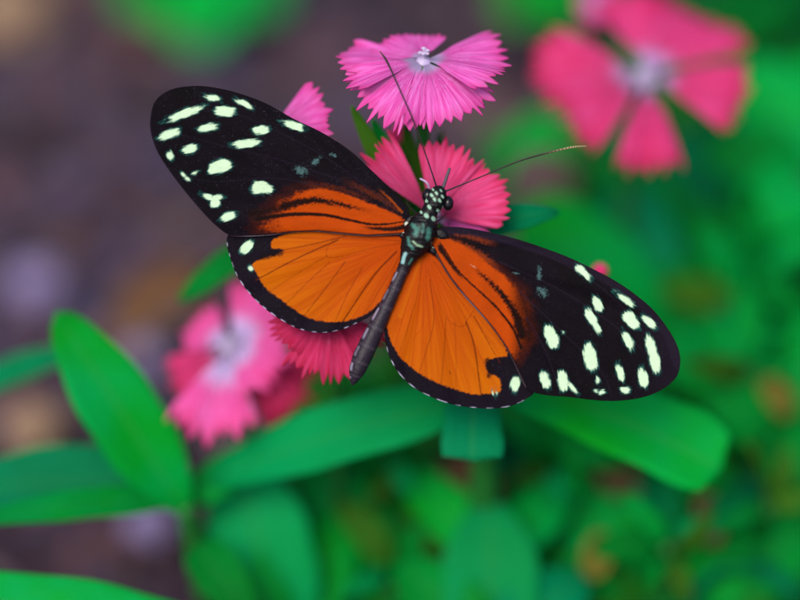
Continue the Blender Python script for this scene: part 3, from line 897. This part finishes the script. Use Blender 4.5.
def flower(label, cpx, mat, petals, nrm, stem_r=1.0, leaves=(), thr=0.0019, filaments=5, group='pink dianthus flowers', calyx_len=0.013, name='dianthus_flower', hub=None, sink=0.0012, lean=(0, 0), curl=None):
    """petals: (tip px, tip py, tip mm, half angle deg, bend, [opts])"""
    c = P(*cpx)
    nrm = nz(nrm)
    foot = np.array([c[0] + lean[0], c[1] + lean[1], 0.0])
    r = thing(name, label, 'flower', foot, group)
    for k, p in enumerate(petals):
        tip = P(*p[:3])
        o = dict(p[5]) if len(p) > 5 else {}
        m = M[o.pop('mat')] if 'mat' in o else mat
        d = nz(tip - c)
        b = c + d * thr * 0.12 - nrm * sink * (0.5 + 0.06 * k)
        nn = nz(o.pop('nv')) if 'nv' in o else nrm
        obj('petal', petal(b, tip, math.radians(p[3]), nn, p[4], seed=hash((round(cpx[0]), k)) % 1000, **o), m, r, 0.00014)
    parts = []
    sx_ = nz(np.cross(nrm, RIGHT)); sy_ = np.cross(nrm, sx_)
    v, f = fan_sphere(c - nrm * sink * 0.75, thr * 0.62, 1, 1, 0.42, (sx_, sy_, nrm), 20, 12, 0.15, 3.0); parts.append((v, f))
    for k in range(filaments):
        a = k * 2.4 + cpx[0]
        sd = nz(np.cross(nrm, RIGHT)); tt = nz(np.cross(nrm, sd))
        dirv = nz(nrm + 0.9 * (math.cos(a) * sd + math.sin(a) * tt))
        e = c + dirv * 0.0011 * (1 + 0.25 * math.sin(a * 3))
        parts.append(tube([c - nrm * sink * 1.5, (c + e) / 2 + nrm * 0.0002, e], [0.00020, 0.00016, 0.00015], 8))
        v, f = fan_sphere(e, 0.00030, 1.3, 0.8, 0.8, nu=10, nv=8); parts.append((v, f))
    if curl: parts.append(tube([P(*q) for q in curl], [1.0 * PX, 1.1 * PX, 0.9 * PX], 8))
    obj('stamens', merge_any(parts), M['stamen'], r)
    # calyx and stem
    q0 = c - nrm * sink
    q1 = c - nrm * calyx_len
    obj('calyx', tube([q0, c - nrm * calyx_len * 0.5, q1], [0.0019, 0.0022, 0.0020, 0.0012], 14), M['calyx'], r)
    q2 = q1 - nrm * 0.008 - Z * 0.012
    q2[2] = max(q2[2], 0.02)
    obj('stem', tube([q1 + nrm * 0.001, q2, np.array([(q2[0] + foot[0]) / 2, (q2[1] + foot[1]) / 2, q2[2] * 0.45]), foot - Z * 0.003], [0.0010 * stem_r, 0.0010 * stem_r, 0.0013 * stem_r, 0.0015 * stem_r], 10, 30), M['stem'], r)
    for k, l in enumerate(leaves):
        obj('leaf', blade(P(*l[0]), P(*l[1]), l[2] * PX, nz(TOCAM * 0.7 + Z * 0.5), l[4] if len(l) > 4 else 0.08, seed=k), M[l[3]], r, 0.00025)
    return r


def merge_any(parts):
    V, F, n = [], [], 0
    for v, f in parts:
        V.append(v)
        for q in f: F.append(tuple(int(i) + n for i in q))
        n += len(v)
    return np.concatenate(V), F


flower('pale lilac pink flower with fringed petals standing tallest above the butterfly head', (424, 56, 3), M['petal_lilac'],
       [(396, 33, 9.5, 62, 0.02, {'teeth': 15, 'skew': -0.06}), (515, 65, 2.5, 44, 0.04, {'teeth': 13, 'skew': -0.04}), (458, 136, -1.0, 43, 0.12, {'teeth': 13, 'depth': 0.2, 'nv': TOCAM * 0.9 + Z * 0.3 + RIGHT * 0.2}),
        (364, 123, -0.5, 42, 0.12, {'teeth': 13, 'depth': 0.2, 'nv': TOCAM * 0.9 + Z * 0.3 - RIGHT * 0.2}), (330, 69, 3.0, 38, 0.04, {'teeth': 10})], nz(Z * 0.95 + np.array([0, 0.1, 0])),
       leaves=[((415, 235, 14), (351, 105, 7), 20, 'leaf_yellow', 0.02), ((418, 230, 15), (372, 118, 10), 22, 'leaf_mid', 0.02), ((424, 235, 16), (405, 122, 12), 20, 'leaf_yellow', 0.03), ((420, 238, 17), (442, 130, 15), 16, 'leaf_mid', 0.0)])

flower('rose pink flower under the butterfly head, its fringed petals fanned right and left', (432, 216, 8), M['petal_rose'],
       [(365, 138, 4.5, 15, 0.06, {'teeth': 7, 'depth': 0.2}), (455, 136, 5, 27, 0.05, {'teeth': 9, 'depth': 0.17}), (515, 190, 5, 28, 0.07, {'teeth': 10, 'depth': 0.15}), (492, 240, 7, 18, 0.06, {'mat': 'petal_lilac'}),
        (405, 285, 8, 30, 0.06)], nz(TOCAM * 0.85 + Z * 0.35), curl=[(429, 206, 4), (429.5, 192, 3), (427, 183, 1.8), (420, 178.5, 1.5)], leaves=[((432, 240, 14), (560, 212, 13), 34, 'leaf_teal', 0.10)])

flower('pink flower mostly hidden behind the left forewing with one fringed petal showing', (268, 134, 8), M['petal_lilac'],
       [(336, 106, 5, 31, 0.06, {'teeth': 10, 'depth': 0.15}), (297, 165, 9, 30, 0.06), (262, 180, 9, 30, 0.06), (232, 155, 9, 30, 0.06), (248, 118, 10, 28, 0.06)], nz(TOCAM * 0.8 + Z * 0.4),
       leaves=[((262, 240, 34), (178, 302, 30), 30, 'leaf_mid', 0.05)])

flower('pink flower darkened to shaded crimson below the left hindwing, touched by the abdomen tip', (330, 306, 8), M['petal_crimson'],
       [(268, 334, 5, 33, 0.07, {'teeth': 11}), (318, 390, 4.5, 32, 0.08, {'teeth': 11, 'depth': 0.2}), (379, 356, 6, 20, 0.06, {'teeth': 10, 'depth': 0.16}), (355, 255, 9, 30, 0.06), (292, 262, 9, 30, 0.06)],
       nz(TOCAM * 0.9 + Z * 0.1))

flower('soft focus pink flower with white throat, lower left of the butterfly', (230, 345, 31), M['petal_pale'],
       [(184, 318, 34, 42, 0.06, {'teeth': 8, 'depth': 0.24}), (208, 452, 26, 31, 0.10, {'teeth': 7, 'fan0': 0.5, 'depth': 0.22}), (286, 378, 27, 44, 0.10, {'teeth': 9, 'depth': 0.22}), (284, 288, 33, 44, 0.06, {'depth': 0.22}), (314, 412, 36, 30, 0.05, {'mat': 'petal_crimson', 'depth': 0.22}), (162, 386, 33, 22, 0.06, {'mat': 'petal_hot', 'depth': 0.22})],
       nz(TOCAM * 0.9 + Z * 0.35), thr=0.0026)

flower('large blurred crimson pink flower at the upper right behind the antenna', (646, 76, 44), M['petal_hot'],
       [(526, 66, 46, 27, 0.08, {'depth': 0.15, 'fan0': 0.5}), (680, 0, 60, 46, 0.06, {'depth': 0.12}), (754, 106, 43, 25, 0.10, {'depth': 0.15, 'fan0': 0.45}), (650, 184, 34, 18, 0.12, {'depth': 0.13, 'fan0': 0.42}), (558, 136, 38, 22, 0.12, {'depth': 0.16, 'fan0': 0.5})],
       nz(TOCAM * 0.75 + Z * 0.55), thr=0.003, stem_r=1.3)

flower('small pale pink bloom at the top edge behind the big crimson flower', (597, 4, 58), M['petal_pale'],
       [(575, -4, 60, 34, 0.06), (588, 28, 54, 34, 0.10), (615, 22, 54, 34, 0.1), (622, -6, 60, 34, 0.06), (597, -22, 66, 34, 0.06)], nz(TOCAM * 0.6 + Z * 0.7), thr=0.0018)


def bud(label, px, col, length, rad, lean=0.0):
    c = P(*px)
    r = thing('flower_bud', label, 'bud', (c[0], c[1] + 0.01, 0), 'unopened dianthus buds')
    d = nz(Z + RIGHT * lean)
    obj('petal_tip', tube([c - d * length * 0.2, c + d * length * 0.45, c + d * length], [rad * 0.8, rad, rad * 0.75, rad * 0.2], 14, 20), M[col], r)
    obj('calyx', tube([c - d * length * 1.3, c - d * length * 0.5, c + d * length * 0.15], [rad * 0.5, rad * 1.05, rad * 1.1, rad * 0.95], 14, 20), M['calyx'], r)
    obj('stem', tube([c - d * length * 1.2, (c[0], c[1] + 0.004, c[2] * 0.5), (c[0], c[1] + 0.01, -0.003)], [0.0008, 0.001, 0.0012], 10, 20), M['stem'], r)


bud('pink flower bud just peeping over the right forewing edge', (600, 272, 18), 'bud', 0.0016, 0.0013)
bud('blurred pink bud among the leaves beneath the tallest flower', (398, 140, 17), 'bud', 0.0035, 0.0014)

# ------------------------------------------------------------------ leafy plants
LN = nz(TOCAM * 0.75 + Z * 0.55)


def plant(label, node, leaves, stem_r=0.0016, foot_shift=(0, 0), name='leafy_plant', top=None):
    """leaves: ((base px,py,mm), (tip px,py,mm), width px, material, opts)"""
    c = P(*node)
    foot = np.array([c[0] + foot_shift[0], c[1] + foot_shift[1], 0.0])
    r = thing(name, label, 'plant', foot, 'green leafy plants')
    pts = ([P(*top)] if top else []) + [c, np.array([(c[0] * 0.6 + foot[0] * 0.4), c[1] * 0.6 + foot[1] * 0.4, c[2] * 0.5]), foot - Z * 0.004]
    obj('stem', tube(pts, [stem_r * 0.8, stem_r, stem_r * 1.1, stem_r * 1.2], 10, 30), M['stem'], r)
    for k, l in enumerate(leaves):
        o = dict(l[4]) if len(l) > 4 else {}
        n = o.pop('n', LN)
        wpx = l[2] * PX * (1 + l[1][2] / 1000 / D0)
        obj('leaf', blade(P(*l[0]), P(*l[1]), wpx, n, seed=k + int(node[0]), **{'wav': 0.02, **o}), M[l[3]], r, 0.0003)
    return r


plant('plant at left with one broad pointed leaf standing upright beside the soft pink flower', (184, 505, 34),
      [((186, 512, 34), (56, 312, 26), 76, 'leaf_bright', {'bend': 0.05, 'fold': 0.25, 'belly': 0.62}), ((176, 500, 35), (-30, 522, 22), 32, 'leaf_bright', {'bend': 0.10}),
       ((170, 480, 38), (-60, 492, 38), 74, 'leaf_teal', {'bend': 0.06}), ((188, 500, 37), (285, 440, 42), 40, 'leaf_mid', {'bend': 0.06}), ((195, 545, 36), (255, 620, 30), 50, 'leaf_mid', {'bend': 0.1})], 0.0019, (0.008, 0.0))
plant('plant with a narrow leaf poking in from the left edge behind the upright leaf', (-60, 400, 52), [((-60, 402, 50), (92, 345, 46), 30, 'leaf_teal', {'bend': 0.06}), ((-60, 405, 50), (-150, 340, 40), 40, 'leaf_teal')])
plant('plant whose long leaf lies along the bottom left corner', (262, 668, 24), [((255, 660, 24), (-80, 588, 20), 74, 'leaf_bright', {'bend': 0.10, 'belly': 0.5}), ((262, 660, 24), (330, 760, 22), 60, 'leaf_mid')])
plant('plant with a wide blunt leaf rising from the bottom edge right of the upright leaf', (285, 655, 30),
      [((285, 650, 46), (236, 446, 48), 104, 'leaf_jade', {'bend': 0.06, 'belly': 0.5, 'fold': 0.12}), ((288, 640, 44), (205, 520, 50), 56, 'leaf_mid', {}), ((292, 640, 50), (352, 505, 58), 66, 'leaf_bright', {}), ((290, 650, 28), (215, 640, 24), 60, 'leaf_mid', {})])
plant('plant beneath the butterfly with a long leaf to each side and one folded hanging leaf', (487, 398, 26),
      [((480, 400, 27), (205, 482, 38), 62, 'leaf_jade', {'bend': 0.10, 'belly': 0.5}), ((462, 372, 24), (722, 470, 26), 82, 'leaf_bright', {'bend': 0.03, 'belly': 0.55, 'blunt': 0.72, 'fold': 0.22, 'mid': P(600, 412, 26)}),
       ((473, 372, 20), (472, 461, 14), 62, 'leaf_teal', {'bend': 0.03, 'belly': 0.25, 'blunt': 0.97, 'fold': 0.10}), ((492, 560, 50), (400, 470, 58), 54, 'leaf_bright', {}), ((494, 560, 50), (575, 480, 60), 50, 'leaf_bright', {})], 0.0026)
plant('plant with a teal pointed leaf rising from the bottom edge under the folded leaf', (492, 668, 36),
      [((490, 660, 40), (490, 500, 43), 96, 'leaf_jade', {'bend': 0.06, 'belly': 0.55}), ((488, 650, 38), (398, 560, 46), 70, 'leaf_mid', {}), ((496, 650, 38), (585, 575, 46), 70, 'leaf_teal', {}), ((492, 660, 34), (500, 760, 26), 70, 'leaf_mid', {})])
plant('plant with crossed bright leaves below the soft pink flower', (380, 640, 60),
      [((420, 610, 58), (285, 430, 62), 70, 'leaf_bright', {'bend': 0.04}), ((385, 610, 60), (300, 560, 62), 60, 'leaf_mid', {}), ((392, 600, 62), (455, 470, 70), 56, 'leaf_yellow', {}), ((385, 560, 66), (395, 415, 70), 66, 'leaf_mid', {}), ((380, 600, 62), (350, 700, 52), 60, 'leaf_mid', {})])
plant('plant with a broad bright leaf just above the right forewing', (645, 345, 78),
      [((655, 345, 78), (522, 205, 72), 104, 'leaf_bright', {'bend': 0.05, 'blunt': 0.3}), ((650, 340, 80), (745, 262, 84), 80, 'leaf_mid', {}), ((648, 335, 82), (628, 180, 88), 84, 'leaf_teal', {}), ((655, 350, 78), (760, 390, 70), 70, 'leaf_bright', {}), ((640, 350, 80), (570, 420, 72), 70, 'leaf_mid', {})])
plant('plant with wide bright leaves at the right edge level with the right wing tip', (765, 430, 66),
      [((765, 430, 66), (690, 325, 70), 90, 'leaf_bright', {}), ((768, 425, 66), (850, 320, 72), 96, 'leaf_bright', {}), ((764, 440, 64), (705, 380, 62), 60, 'leaf_mid', {}), ((770, 440, 64), (850, 470, 58), 80, 'leaf_mid', {}), ((762, 420, 70), (760, 320, 76), 70, 'leaf_mid', {})])
plant('plant with bright leaves at the right edge beside the big crimson flower', (810, 170, 96),
      [((808, 170, 96), (742, 60, 104), 84, 'leaf_bright', {}), ((806, 180, 94), (700, 150, 92), 76, 'leaf_mid', {}), ((810, 180, 94), (745, 235, 84), 76, 'leaf_bright', {}), ((812, 160, 98), (850, 40, 110), 80, 'leaf_bright', {}), ((812, 185, 94), (850, 270, 86), 90, 'leaf_bright', {})])
plant('plant under the large arching leaf with leaves spread low', (640, 590, 62),
      [((640, 590, 62), (560, 490, 68), 80, 'leaf_bright', {}), ((642, 590, 62), (690, 510, 70), 74, 'leaf_bright', {}), ((636, 598, 60), (540, 600, 56), 70, 'leaf_mid', {}), ((644, 598, 60), (700, 610, 54), 66, 'leaf_mid', {}), ((640, 585, 64), (630, 470, 72), 62, 'leaf_teal', {})])
plant('plant with a teal arched leaf in the bottom right corner', (700, 620, 56),
      [((690, 620, 55), (800, 600, 46), 72, 'leaf_teal', {'bend': 0.34, 'n': UP}), ((700, 610, 56), (735, 500, 64), 66, 'leaf_bright', {}), ((705, 620, 56), (830, 500, 64), 66, 'leaf_mid', {})])
plant('plant of teal and dark leaves under the big crimson flower', (690, 250, 100),
      [((690, 250, 100), (600, 165, 106), 70, 'leaf_mid', {}), ((690, 245, 100), (690, 130, 112), 80, 'leaf_teal', {}), ((692, 255, 98), (780, 215, 100), 70, 'leaf_mid', {}), ((688, 260, 98), (752, 300, 90), 90, 'leaf_mid', {}), ((685, 262, 98), (640, 290, 92), 80, 'leaf_teal', {})])
plant('plant with small blurred leaf between the rose flower and the big crimson flower', (520, 195, 110), [((522, 195, 110), (548, 108, 112), 60, 'leaf_bright', {}), ((520, 195, 110), (490, 130, 120), 40, 'leaf_mid', {}), ((524, 200, 108), (600, 190, 110), 50, 'leaf_mid', {})])
plant('small plant far back at the top edge above the left forewing', (200, -40, 230), [((200, -30, 228), (120, 4, 222), 80, 'leaf_bright', {}), ((202, -30, 228), (282, 6, 222), 80, 'leaf_bright', {}), ((200, -34, 228), (200, 48, 214), 96, 'leaf_bright', {'bend': 0.05}), ((200, -40, 230), (190, -120, 240), 70, 'leaf_mid', {})])
plant('small plant far back at the top edge left of the big crimson flower', (545, -40, 215), [((545, -30, 214), (510, 20, 206), 56, 'leaf_bright', {}), ((547, -30, 214), (580, 22, 206), 56, 'leaf_bright', {}), ((545, -38, 216), (560, -110, 226), 60, 'leaf_mid', {})])

def small_plant(label, node, n, size, mats, seed, spread=60):
    r = random.Random(seed)
    lv = []
    for k in range(n):
        a = 2 * math.pi * k / n + r.uniform(-0.4, 0.4)
        l = size * r.uniform(0.8, 1.3)
        b = (node[0] + 6 * math.cos(a), node[1] + 6 * math.sin(a) + r.uniform(-22, 16), node[2] + r.uniform(-5, 5))
        t = (b[0] + l * math.cos(a), b[1] + 0.9 * l * math.sin(a) - 10, b[2] + r.uniform(-16, 10))
        lv.append((b, t, l * r.uniform(0.34, 0.46), mats[k % len(mats)], {'bend': r.uniform(0.04, 0.16), 'n': nz(LN + 0.5 * np.array([r.uniform(-1, 1), r.uniform(-1, 1), r.uniform(-0.3, 0.6)]))}))
    return plant(label, node, lv, 0.0013)


BR = ['leaf_bright', 'leaf_mid', 'leaf_bright', 'leaf_jade', 'leaf_yellow']
small_plant('small leaved plant at the bottom edge between the wide blunt leaf and the pointed leaf', (392, 585, 50), 7, 62, BR, 1)
small_plant('small leaved plant low down, just right of the folded hanging leaf', (552, 470, 52), 7, 58, BR[1:] + BR, 2)
small_plant('small leaved plant under the tip of the large arching leaf', (668, 545, 44), 7, 60, BR[3:] + BR, 3)
small_plant('small leaved plant at the right edge just below the middle of the picture', (752, 372, 62), 8, 62, BR, 4)
small_plant('small leaved plant between the folded hanging leaf and the soft pink flower', (392, 462, 56), 7, 58, BR[2:] + BR, 5)
small_plant('small leaved plant at the bottom edge left of the yellow brown withered leaf', (556, 592, 64), 7, 54, BR[1:] + BR, 6)
small_plant('small leaved plant at the right edge above the teal arched leaf', (768, 505, 50), 8, 60, BR[4:] + BR, 7)
small_plant('small leaved plant in the right background, between the crimson flower and the wing tip', (750, 292, 78), 8, 72, BR, 8)

# ------------------------------------------------------------------ fallen leaves, stones, bark
def dead_leaf(label, px, w, l, ang, mat, bend=0.25):
    c = P(*px)
    a = math.radians(ang)
    k = PX * (1 + px[2] / 1000 / D0)
    d = RIGHT * math.cos(a) - nz(UP - Z * 0.0) * math.sin(a)
    o = obj('dead_leaf', blade(c - d * l * k / 2, c + d * l * k / 2, w * k, nz(TOCAM + Z * 0.5), bend, 0.35, 0.45, wav=0.05, seed=int(px[0])), M[mat], None, 0.0003)
    tag(o, label, 'dead leaf', 'withered leaves caught among the plants')


dead_leaf('round brown pink withered leaf below the folded teal leaf', (468, 490, 62), 56, 74, 70, 'dead_leaf')
dead_leaf('yellowing withered leaf low in the middle, under the brown pink one', (470, 540, 72), 34, 60, 40, 'dead_yellow')
dead_leaf('orange red withered leaf under the large arching leaf', (596, 422, 62), 40, 62, 20, 'dead_leaf')
dead_leaf('faded brown withered leaf below the orange red one', (615, 482, 70), 34, 52, 60, 'dead_leaf')
dead_leaf('yellow brown withered leaf near the bottom edge, right of centre', (597, 556, 48), 32, 50, 110, 'dead_yellow')
dead_leaf('orange withered leaf right of the large arching leaf tip', (708, 520, 50), 30, 54, 80, 'dead_leaf')
dead_leaf('tan withered leaf at the right edge below the wing tip', (776, 398, 58), 30, 44, 60, 'dead_yellow')
dead_leaf('dull brown withered leaf left of the folded teal leaf', (446, 416, 46), 26, 60, 5, 'dead_leaf')
dead_leaf('grey brown withered leaf right of the rose pink flower', (545, 190, 100), 60, 80, 20, 'dead_grey')
dead_leaf('grey withered leaf just above the right forewing near the rose flower', (540, 240, 95), 40, 60, 10, 'dead_grey')
dead_leaf('orange brown withered leaf on the soil above the soft pink flower', (160, 300, 120), 50, 110, 150, 'dead_leaf')


def stone(label, gp, rx, ry, mat, seed):
    c = ground_pt(*gp, 0.008) + Z * ry * 0.2
    v, f = fan_sphere(c, rx, 1.0, 0.85, ry / rx, (RIGHT, np.array([0, 1.0, 0]), Z), 28, 18, 0.28, seed)
    o = obj('stone', (v, f), M[mat])
    tag(o, label, 'stone', 'stones on the soil')


stone('round lilac stone standing in for a glint on the soil above the upright leaf tip', (36, 288), 0.0058, 0.005, 'stone_lilac', 1)  # large and pale, standing for the blur disc of a small glint
stone('tan stone on the soil between the upright leaf and the soft pink flower', (135, 330), 0.0052, 0.005, 'stone_tan', 2)
stone('lilac grey stone on the soil under the plant at lower left', (150, 526), 0.0050, 0.004, 'stone_lilac', 3)
stone('sandy stone on the soil at the left edge above the teal leaf', (32, 430), 0.0060, 0.004, 'stone_tan', 4)
stone('lilac stone just below the tan stone', (146, 362), 0.0040, 0.004, 'stone_lilac', 5)
stone('pale sandy stone in the top left corner', (12, 14), 0.012, 0.008, 'stone_tan', 6)

# ------------------------------------------------------------------ soil, mulch and the mass of low foliage
def soil():
    m, nt, N, L = new_mat('garden_soil')
    t = N.new('ShaderNodeTexCoord')
    n1 = noise_tex(N, L, 26, t.outputs['Object'], 4, 0.55)
    n2 = noise_tex(N, L, 140, t.outputs['Object'], 6, 0.65)
    r = ramp(N, [(0.30, (0.018, 0.012, 0.024)), (0.46, (0.036, 0.022, 0.038)), (0.56, (0.064, 0.034, 0.050)), (0.70, (0.10, 0.052, 0.066))])
    L.new(n1, r.inputs[0])
    c = mixc(N, L, n2, r.outputs[0], (0.030, 0.024, 0.034))
    finish(nt, c, 0.9, 0.15, 0.0, n2, 0.002)
    return m


xs = np.concatenate([-np.geomspace(30, 0.5, 14), np.linspace(-0.45, 0.45, 121), np.geomspace(0.5, 30, 14)])
gx, gy = np.meshgrid(xs, xs)
h = np.zeros_like(gx)
for j in range(gx.shape[0]):
    for i in range(gx.shape[1]):
        if abs(gx[j, i]) < 0.6 and abs(gy[j, i]) < 0.6:
            h[j, i] = 0.004 * mnoise.fractal(Vector((gx[j, i] * 22, gy[j, i] * 22, 0)), 1.0, 2.0, 4) - 0.003
g = bpy.data.objects.new('ground', make_mesh('ground', np.stack([gx.ravel(), gy.ravel(), h.ravel()], 1), grid_faces(len(xs), len(xs))))
COL.objects.link(g); g.data.materials.append(soil()); g['kind'] = 'structure'


def mulch():
    V, F, C, n = [], [], [], 0
    pal = [(0.043, 0.024, 0.035), (0.075, 0.038, 0.050), (0.025, 0.019, 0.034), (0.044, 0.034, 0.058), (0.09, 0.045, 0.050), (0.018, 0.013, 0.020), (0.10, 0.066, 0.070), (0.050, 0.040, 0.075)]
    r = random.Random(5)
    for k in range(2600):
        px, py = r.uniform(-160, 960), r.uniform(-160, 760)
        c = ground_pt(px, py)
        l = r.uniform(0.004, 0.016) if r.random() < 0.8 else r.uniform(0.016, 0.032); w = l * r.uniform(0.25, 0.6); t = r.uniform(0.0008, 0.0022)
        a = r.uniform(0, math.pi); tl = r.uniform(-0.35, 0.35)
        ex = np.array([math.cos(a), math.sin(a), tl]); ex = nz(ex)
        ey = nz(np.cross(Z, ex)); ez = np.cross(ex, ey)
        c = c + Z * (r.uniform(0.0, 0.006))
        prof = [(-1, 0.3), (-0.7, 0.9), (0.1, 1.0), (0.75, 0.7), (1, 0.2)]
        ring = [(x * l / 2, y * w / 2 * r.uniform(0.8, 1.1)) for x, y in prof] + [(x * l / 2 * 0.98, -y * w / 2 * r.uniform(0.8, 1.1)) for x, y in reversed(prof)]
        cc = np.array(pal[r.randrange(len(pal))]) * r.uniform(0.75, 1.2)
        for s in (-1, 1):
            for (x, y) in ring:
                V.append(c + ex * x * (1 if s < 0 else 0.93) + ey * y * (1 if s < 0 else 0.9) + ez * (s * t / 2 + t * 0.25 * math.sin(x * 900)))
                C.append(cc)
        q = len(ring)
        F.append(tuple(n + i for i in range(q))[::-1]); F.append(tuple(n + q + i for i in range(q)))
        for i in range(q): F.append((n + i, n + (i + 1) % q, n + q + (i + 1) % q, n + q + i))
        n += 2 * q
    me = make_mesh('bark_mulch', np.array(V), F, None, np.array(C), False)
    o = bpy.data.objects.new('bark_mulch', me); COL.objects.link(o)
    me.materials.append(attr_mat('bark_chips', 0.85, 0.15, 0, 700, 0.0006))
    o['kind'] = 'stuff'


mulch()


def low_foliage():
    """a mass of low leaves under the plants on the right and along the bottom"""
    r = random.Random(9)
    V, F, C, U, n = [], [], [], [], 0
    pal = [(0.0008, 0.19, 0.020), (0.0008, 0.24, 0.022), (0.0006, 0.15, 0.06), (0.002, 0.08, 0.016), (0.002, 0.11, 0.025), (0.02, 0.17, 0.012), (0.0008, 0.21, 0.035)]
    k = 0
    while k < 1700:
        px, py = r.uniform(200, 1000), r.uniform(-100, 800)
        # where the picture shows greenery
        edge = 560 - 0.35 * max(0, py - 60) if py < 330 else 300
        edge = max(edge, 290)
        if py < 170: edge = max(edge, 640 - 0.2 * py)
        if py < 60: edge = 720
        if px < edge + r.uniform(-30, 60): continue
        if py < 400 and px < 480: continue
        p = ground_pt(px, py)
        hgt = r.uniform(0.006, 0.065)
        base = p + Z * hgt * 0.6 + np.array([0, -0.6 * hgt, 0]) * 0.5
        a = r.uniform(0, 2 * math.pi)
        l = r.uniform(0.012, 0.026)
        d = nz(np.array([math.cos(a), math.sin(a), r.uniform(-0.1, 0.7)]))
        v, f, u = blade(base, base + d * l, l * r.uniform(0.24, 0.40), nz(Z + 0.4 * TOCAM), r.uniform(0.05, 0.2), 0.25, 0.45, nu=5, nv=9, wav=0.03, seed=k)
        cc = np.array(pal[r.randrange(len(pal))]) * r.uniform(0.7, 1.15)
        V.append(v); F.extend([tuple(int(i) + n for i in q) for q in f]); U.append(u); C.append(np.tile(cc, (len(v), 1))); n += len(v); k += 1
    me = make_mesh('low_foliage', np.concatenate(V), F, np.concatenate(U), np.concatenate(C))
    o = bpy.data.objects.new('low_foliage', me); COL.objects.link(o)
    me.materials.append(attr_mat('low_leaves', 0.6, 0.05, 0.3, 500, 0.0002))
    s = o.modifiers.new('Solidify', 'SOLIDIFY'); s.thickness = 0.00025
    o['kind'] = 'stuff'


low_foliage()

for o in ROOTS:
    if '_org' in o: del o['_org']

# ------------------------------------------------------------------ light, camera, render
SUN_EL, SUN_AZ = math.radians(58), math.radians(208)     # bright overcast, light from high on the left behind the camera
w = bpy.data.worlds.new('World'); sc.world = w; w.use_nodes = True
N, L = w.node_tree.nodes, w.node_tree.links
N.clear()
sky = N.new('ShaderNodeTexSky'); sky.sky_type = 'NISHITA'; sky.sun_disc = False
sky.sun_elevation = SUN_EL; sky.sun_rotation = SUN_AZ; sky.air_density = 1.0; sky.dust_density = 4.0
bg = N.new('ShaderNodeBackground'); bg.inputs[1].default_value = 0.13
L.new(sky.outputs[0], bg.inputs[0])
wo = N.new('ShaderNodeOutputWorld'); L.new(bg.outputs[0], wo.inputs[0])
sl = bpy.data.lights.new('sun', 'SUN'); sl.energy = 1.5; sl.angle = math.radians(25); sl.color = (1.0, 0.95, 0.88)
so = bpy.data.objects.new('sun', sl); COL.objects.link(so)
# sky rotation 0 is +Y, turning clockwise seen from above
sd = Vector((math.sin(SUN_AZ) * math.cos(SUN_EL), math.cos(SUN_AZ) * math.cos(SUN_EL), math.sin(SUN_EL)))
so.rotation_euler = sd.to_track_quat('Z', 'Y').to_euler()
so.location = sd * 2

cd = bpy.data.cameras.new('camera'); cd.lens = LENS; cd.sensor_width = SENS
cd.clip_start = 0.01; cd.clip_end = 200
cd.dof.use_dof = True; cd.dof.focus_distance = D0 - 0.0002; cd.dof.aperture_fstop = 3.4
co = bpy.data.objects.new('camera', cd); COL.objects.link(co)
co.location = CAM
co.rotation_euler = (math.radians(90) - PITCH, 0, 0)
sc.camera = co

sc.view_settings.view_transform = 'Standard'
sc.view_settings.look = 'None'
sc.view_settings.exposure = 0.75
sc.view_settings.gamma = 1.0
sc.view_settings.use_curve_mapping = False
sc.render.engine = 'CYCLES'
sc.cycles.use_denoising = True
sc.cycles.max_bounces = 8
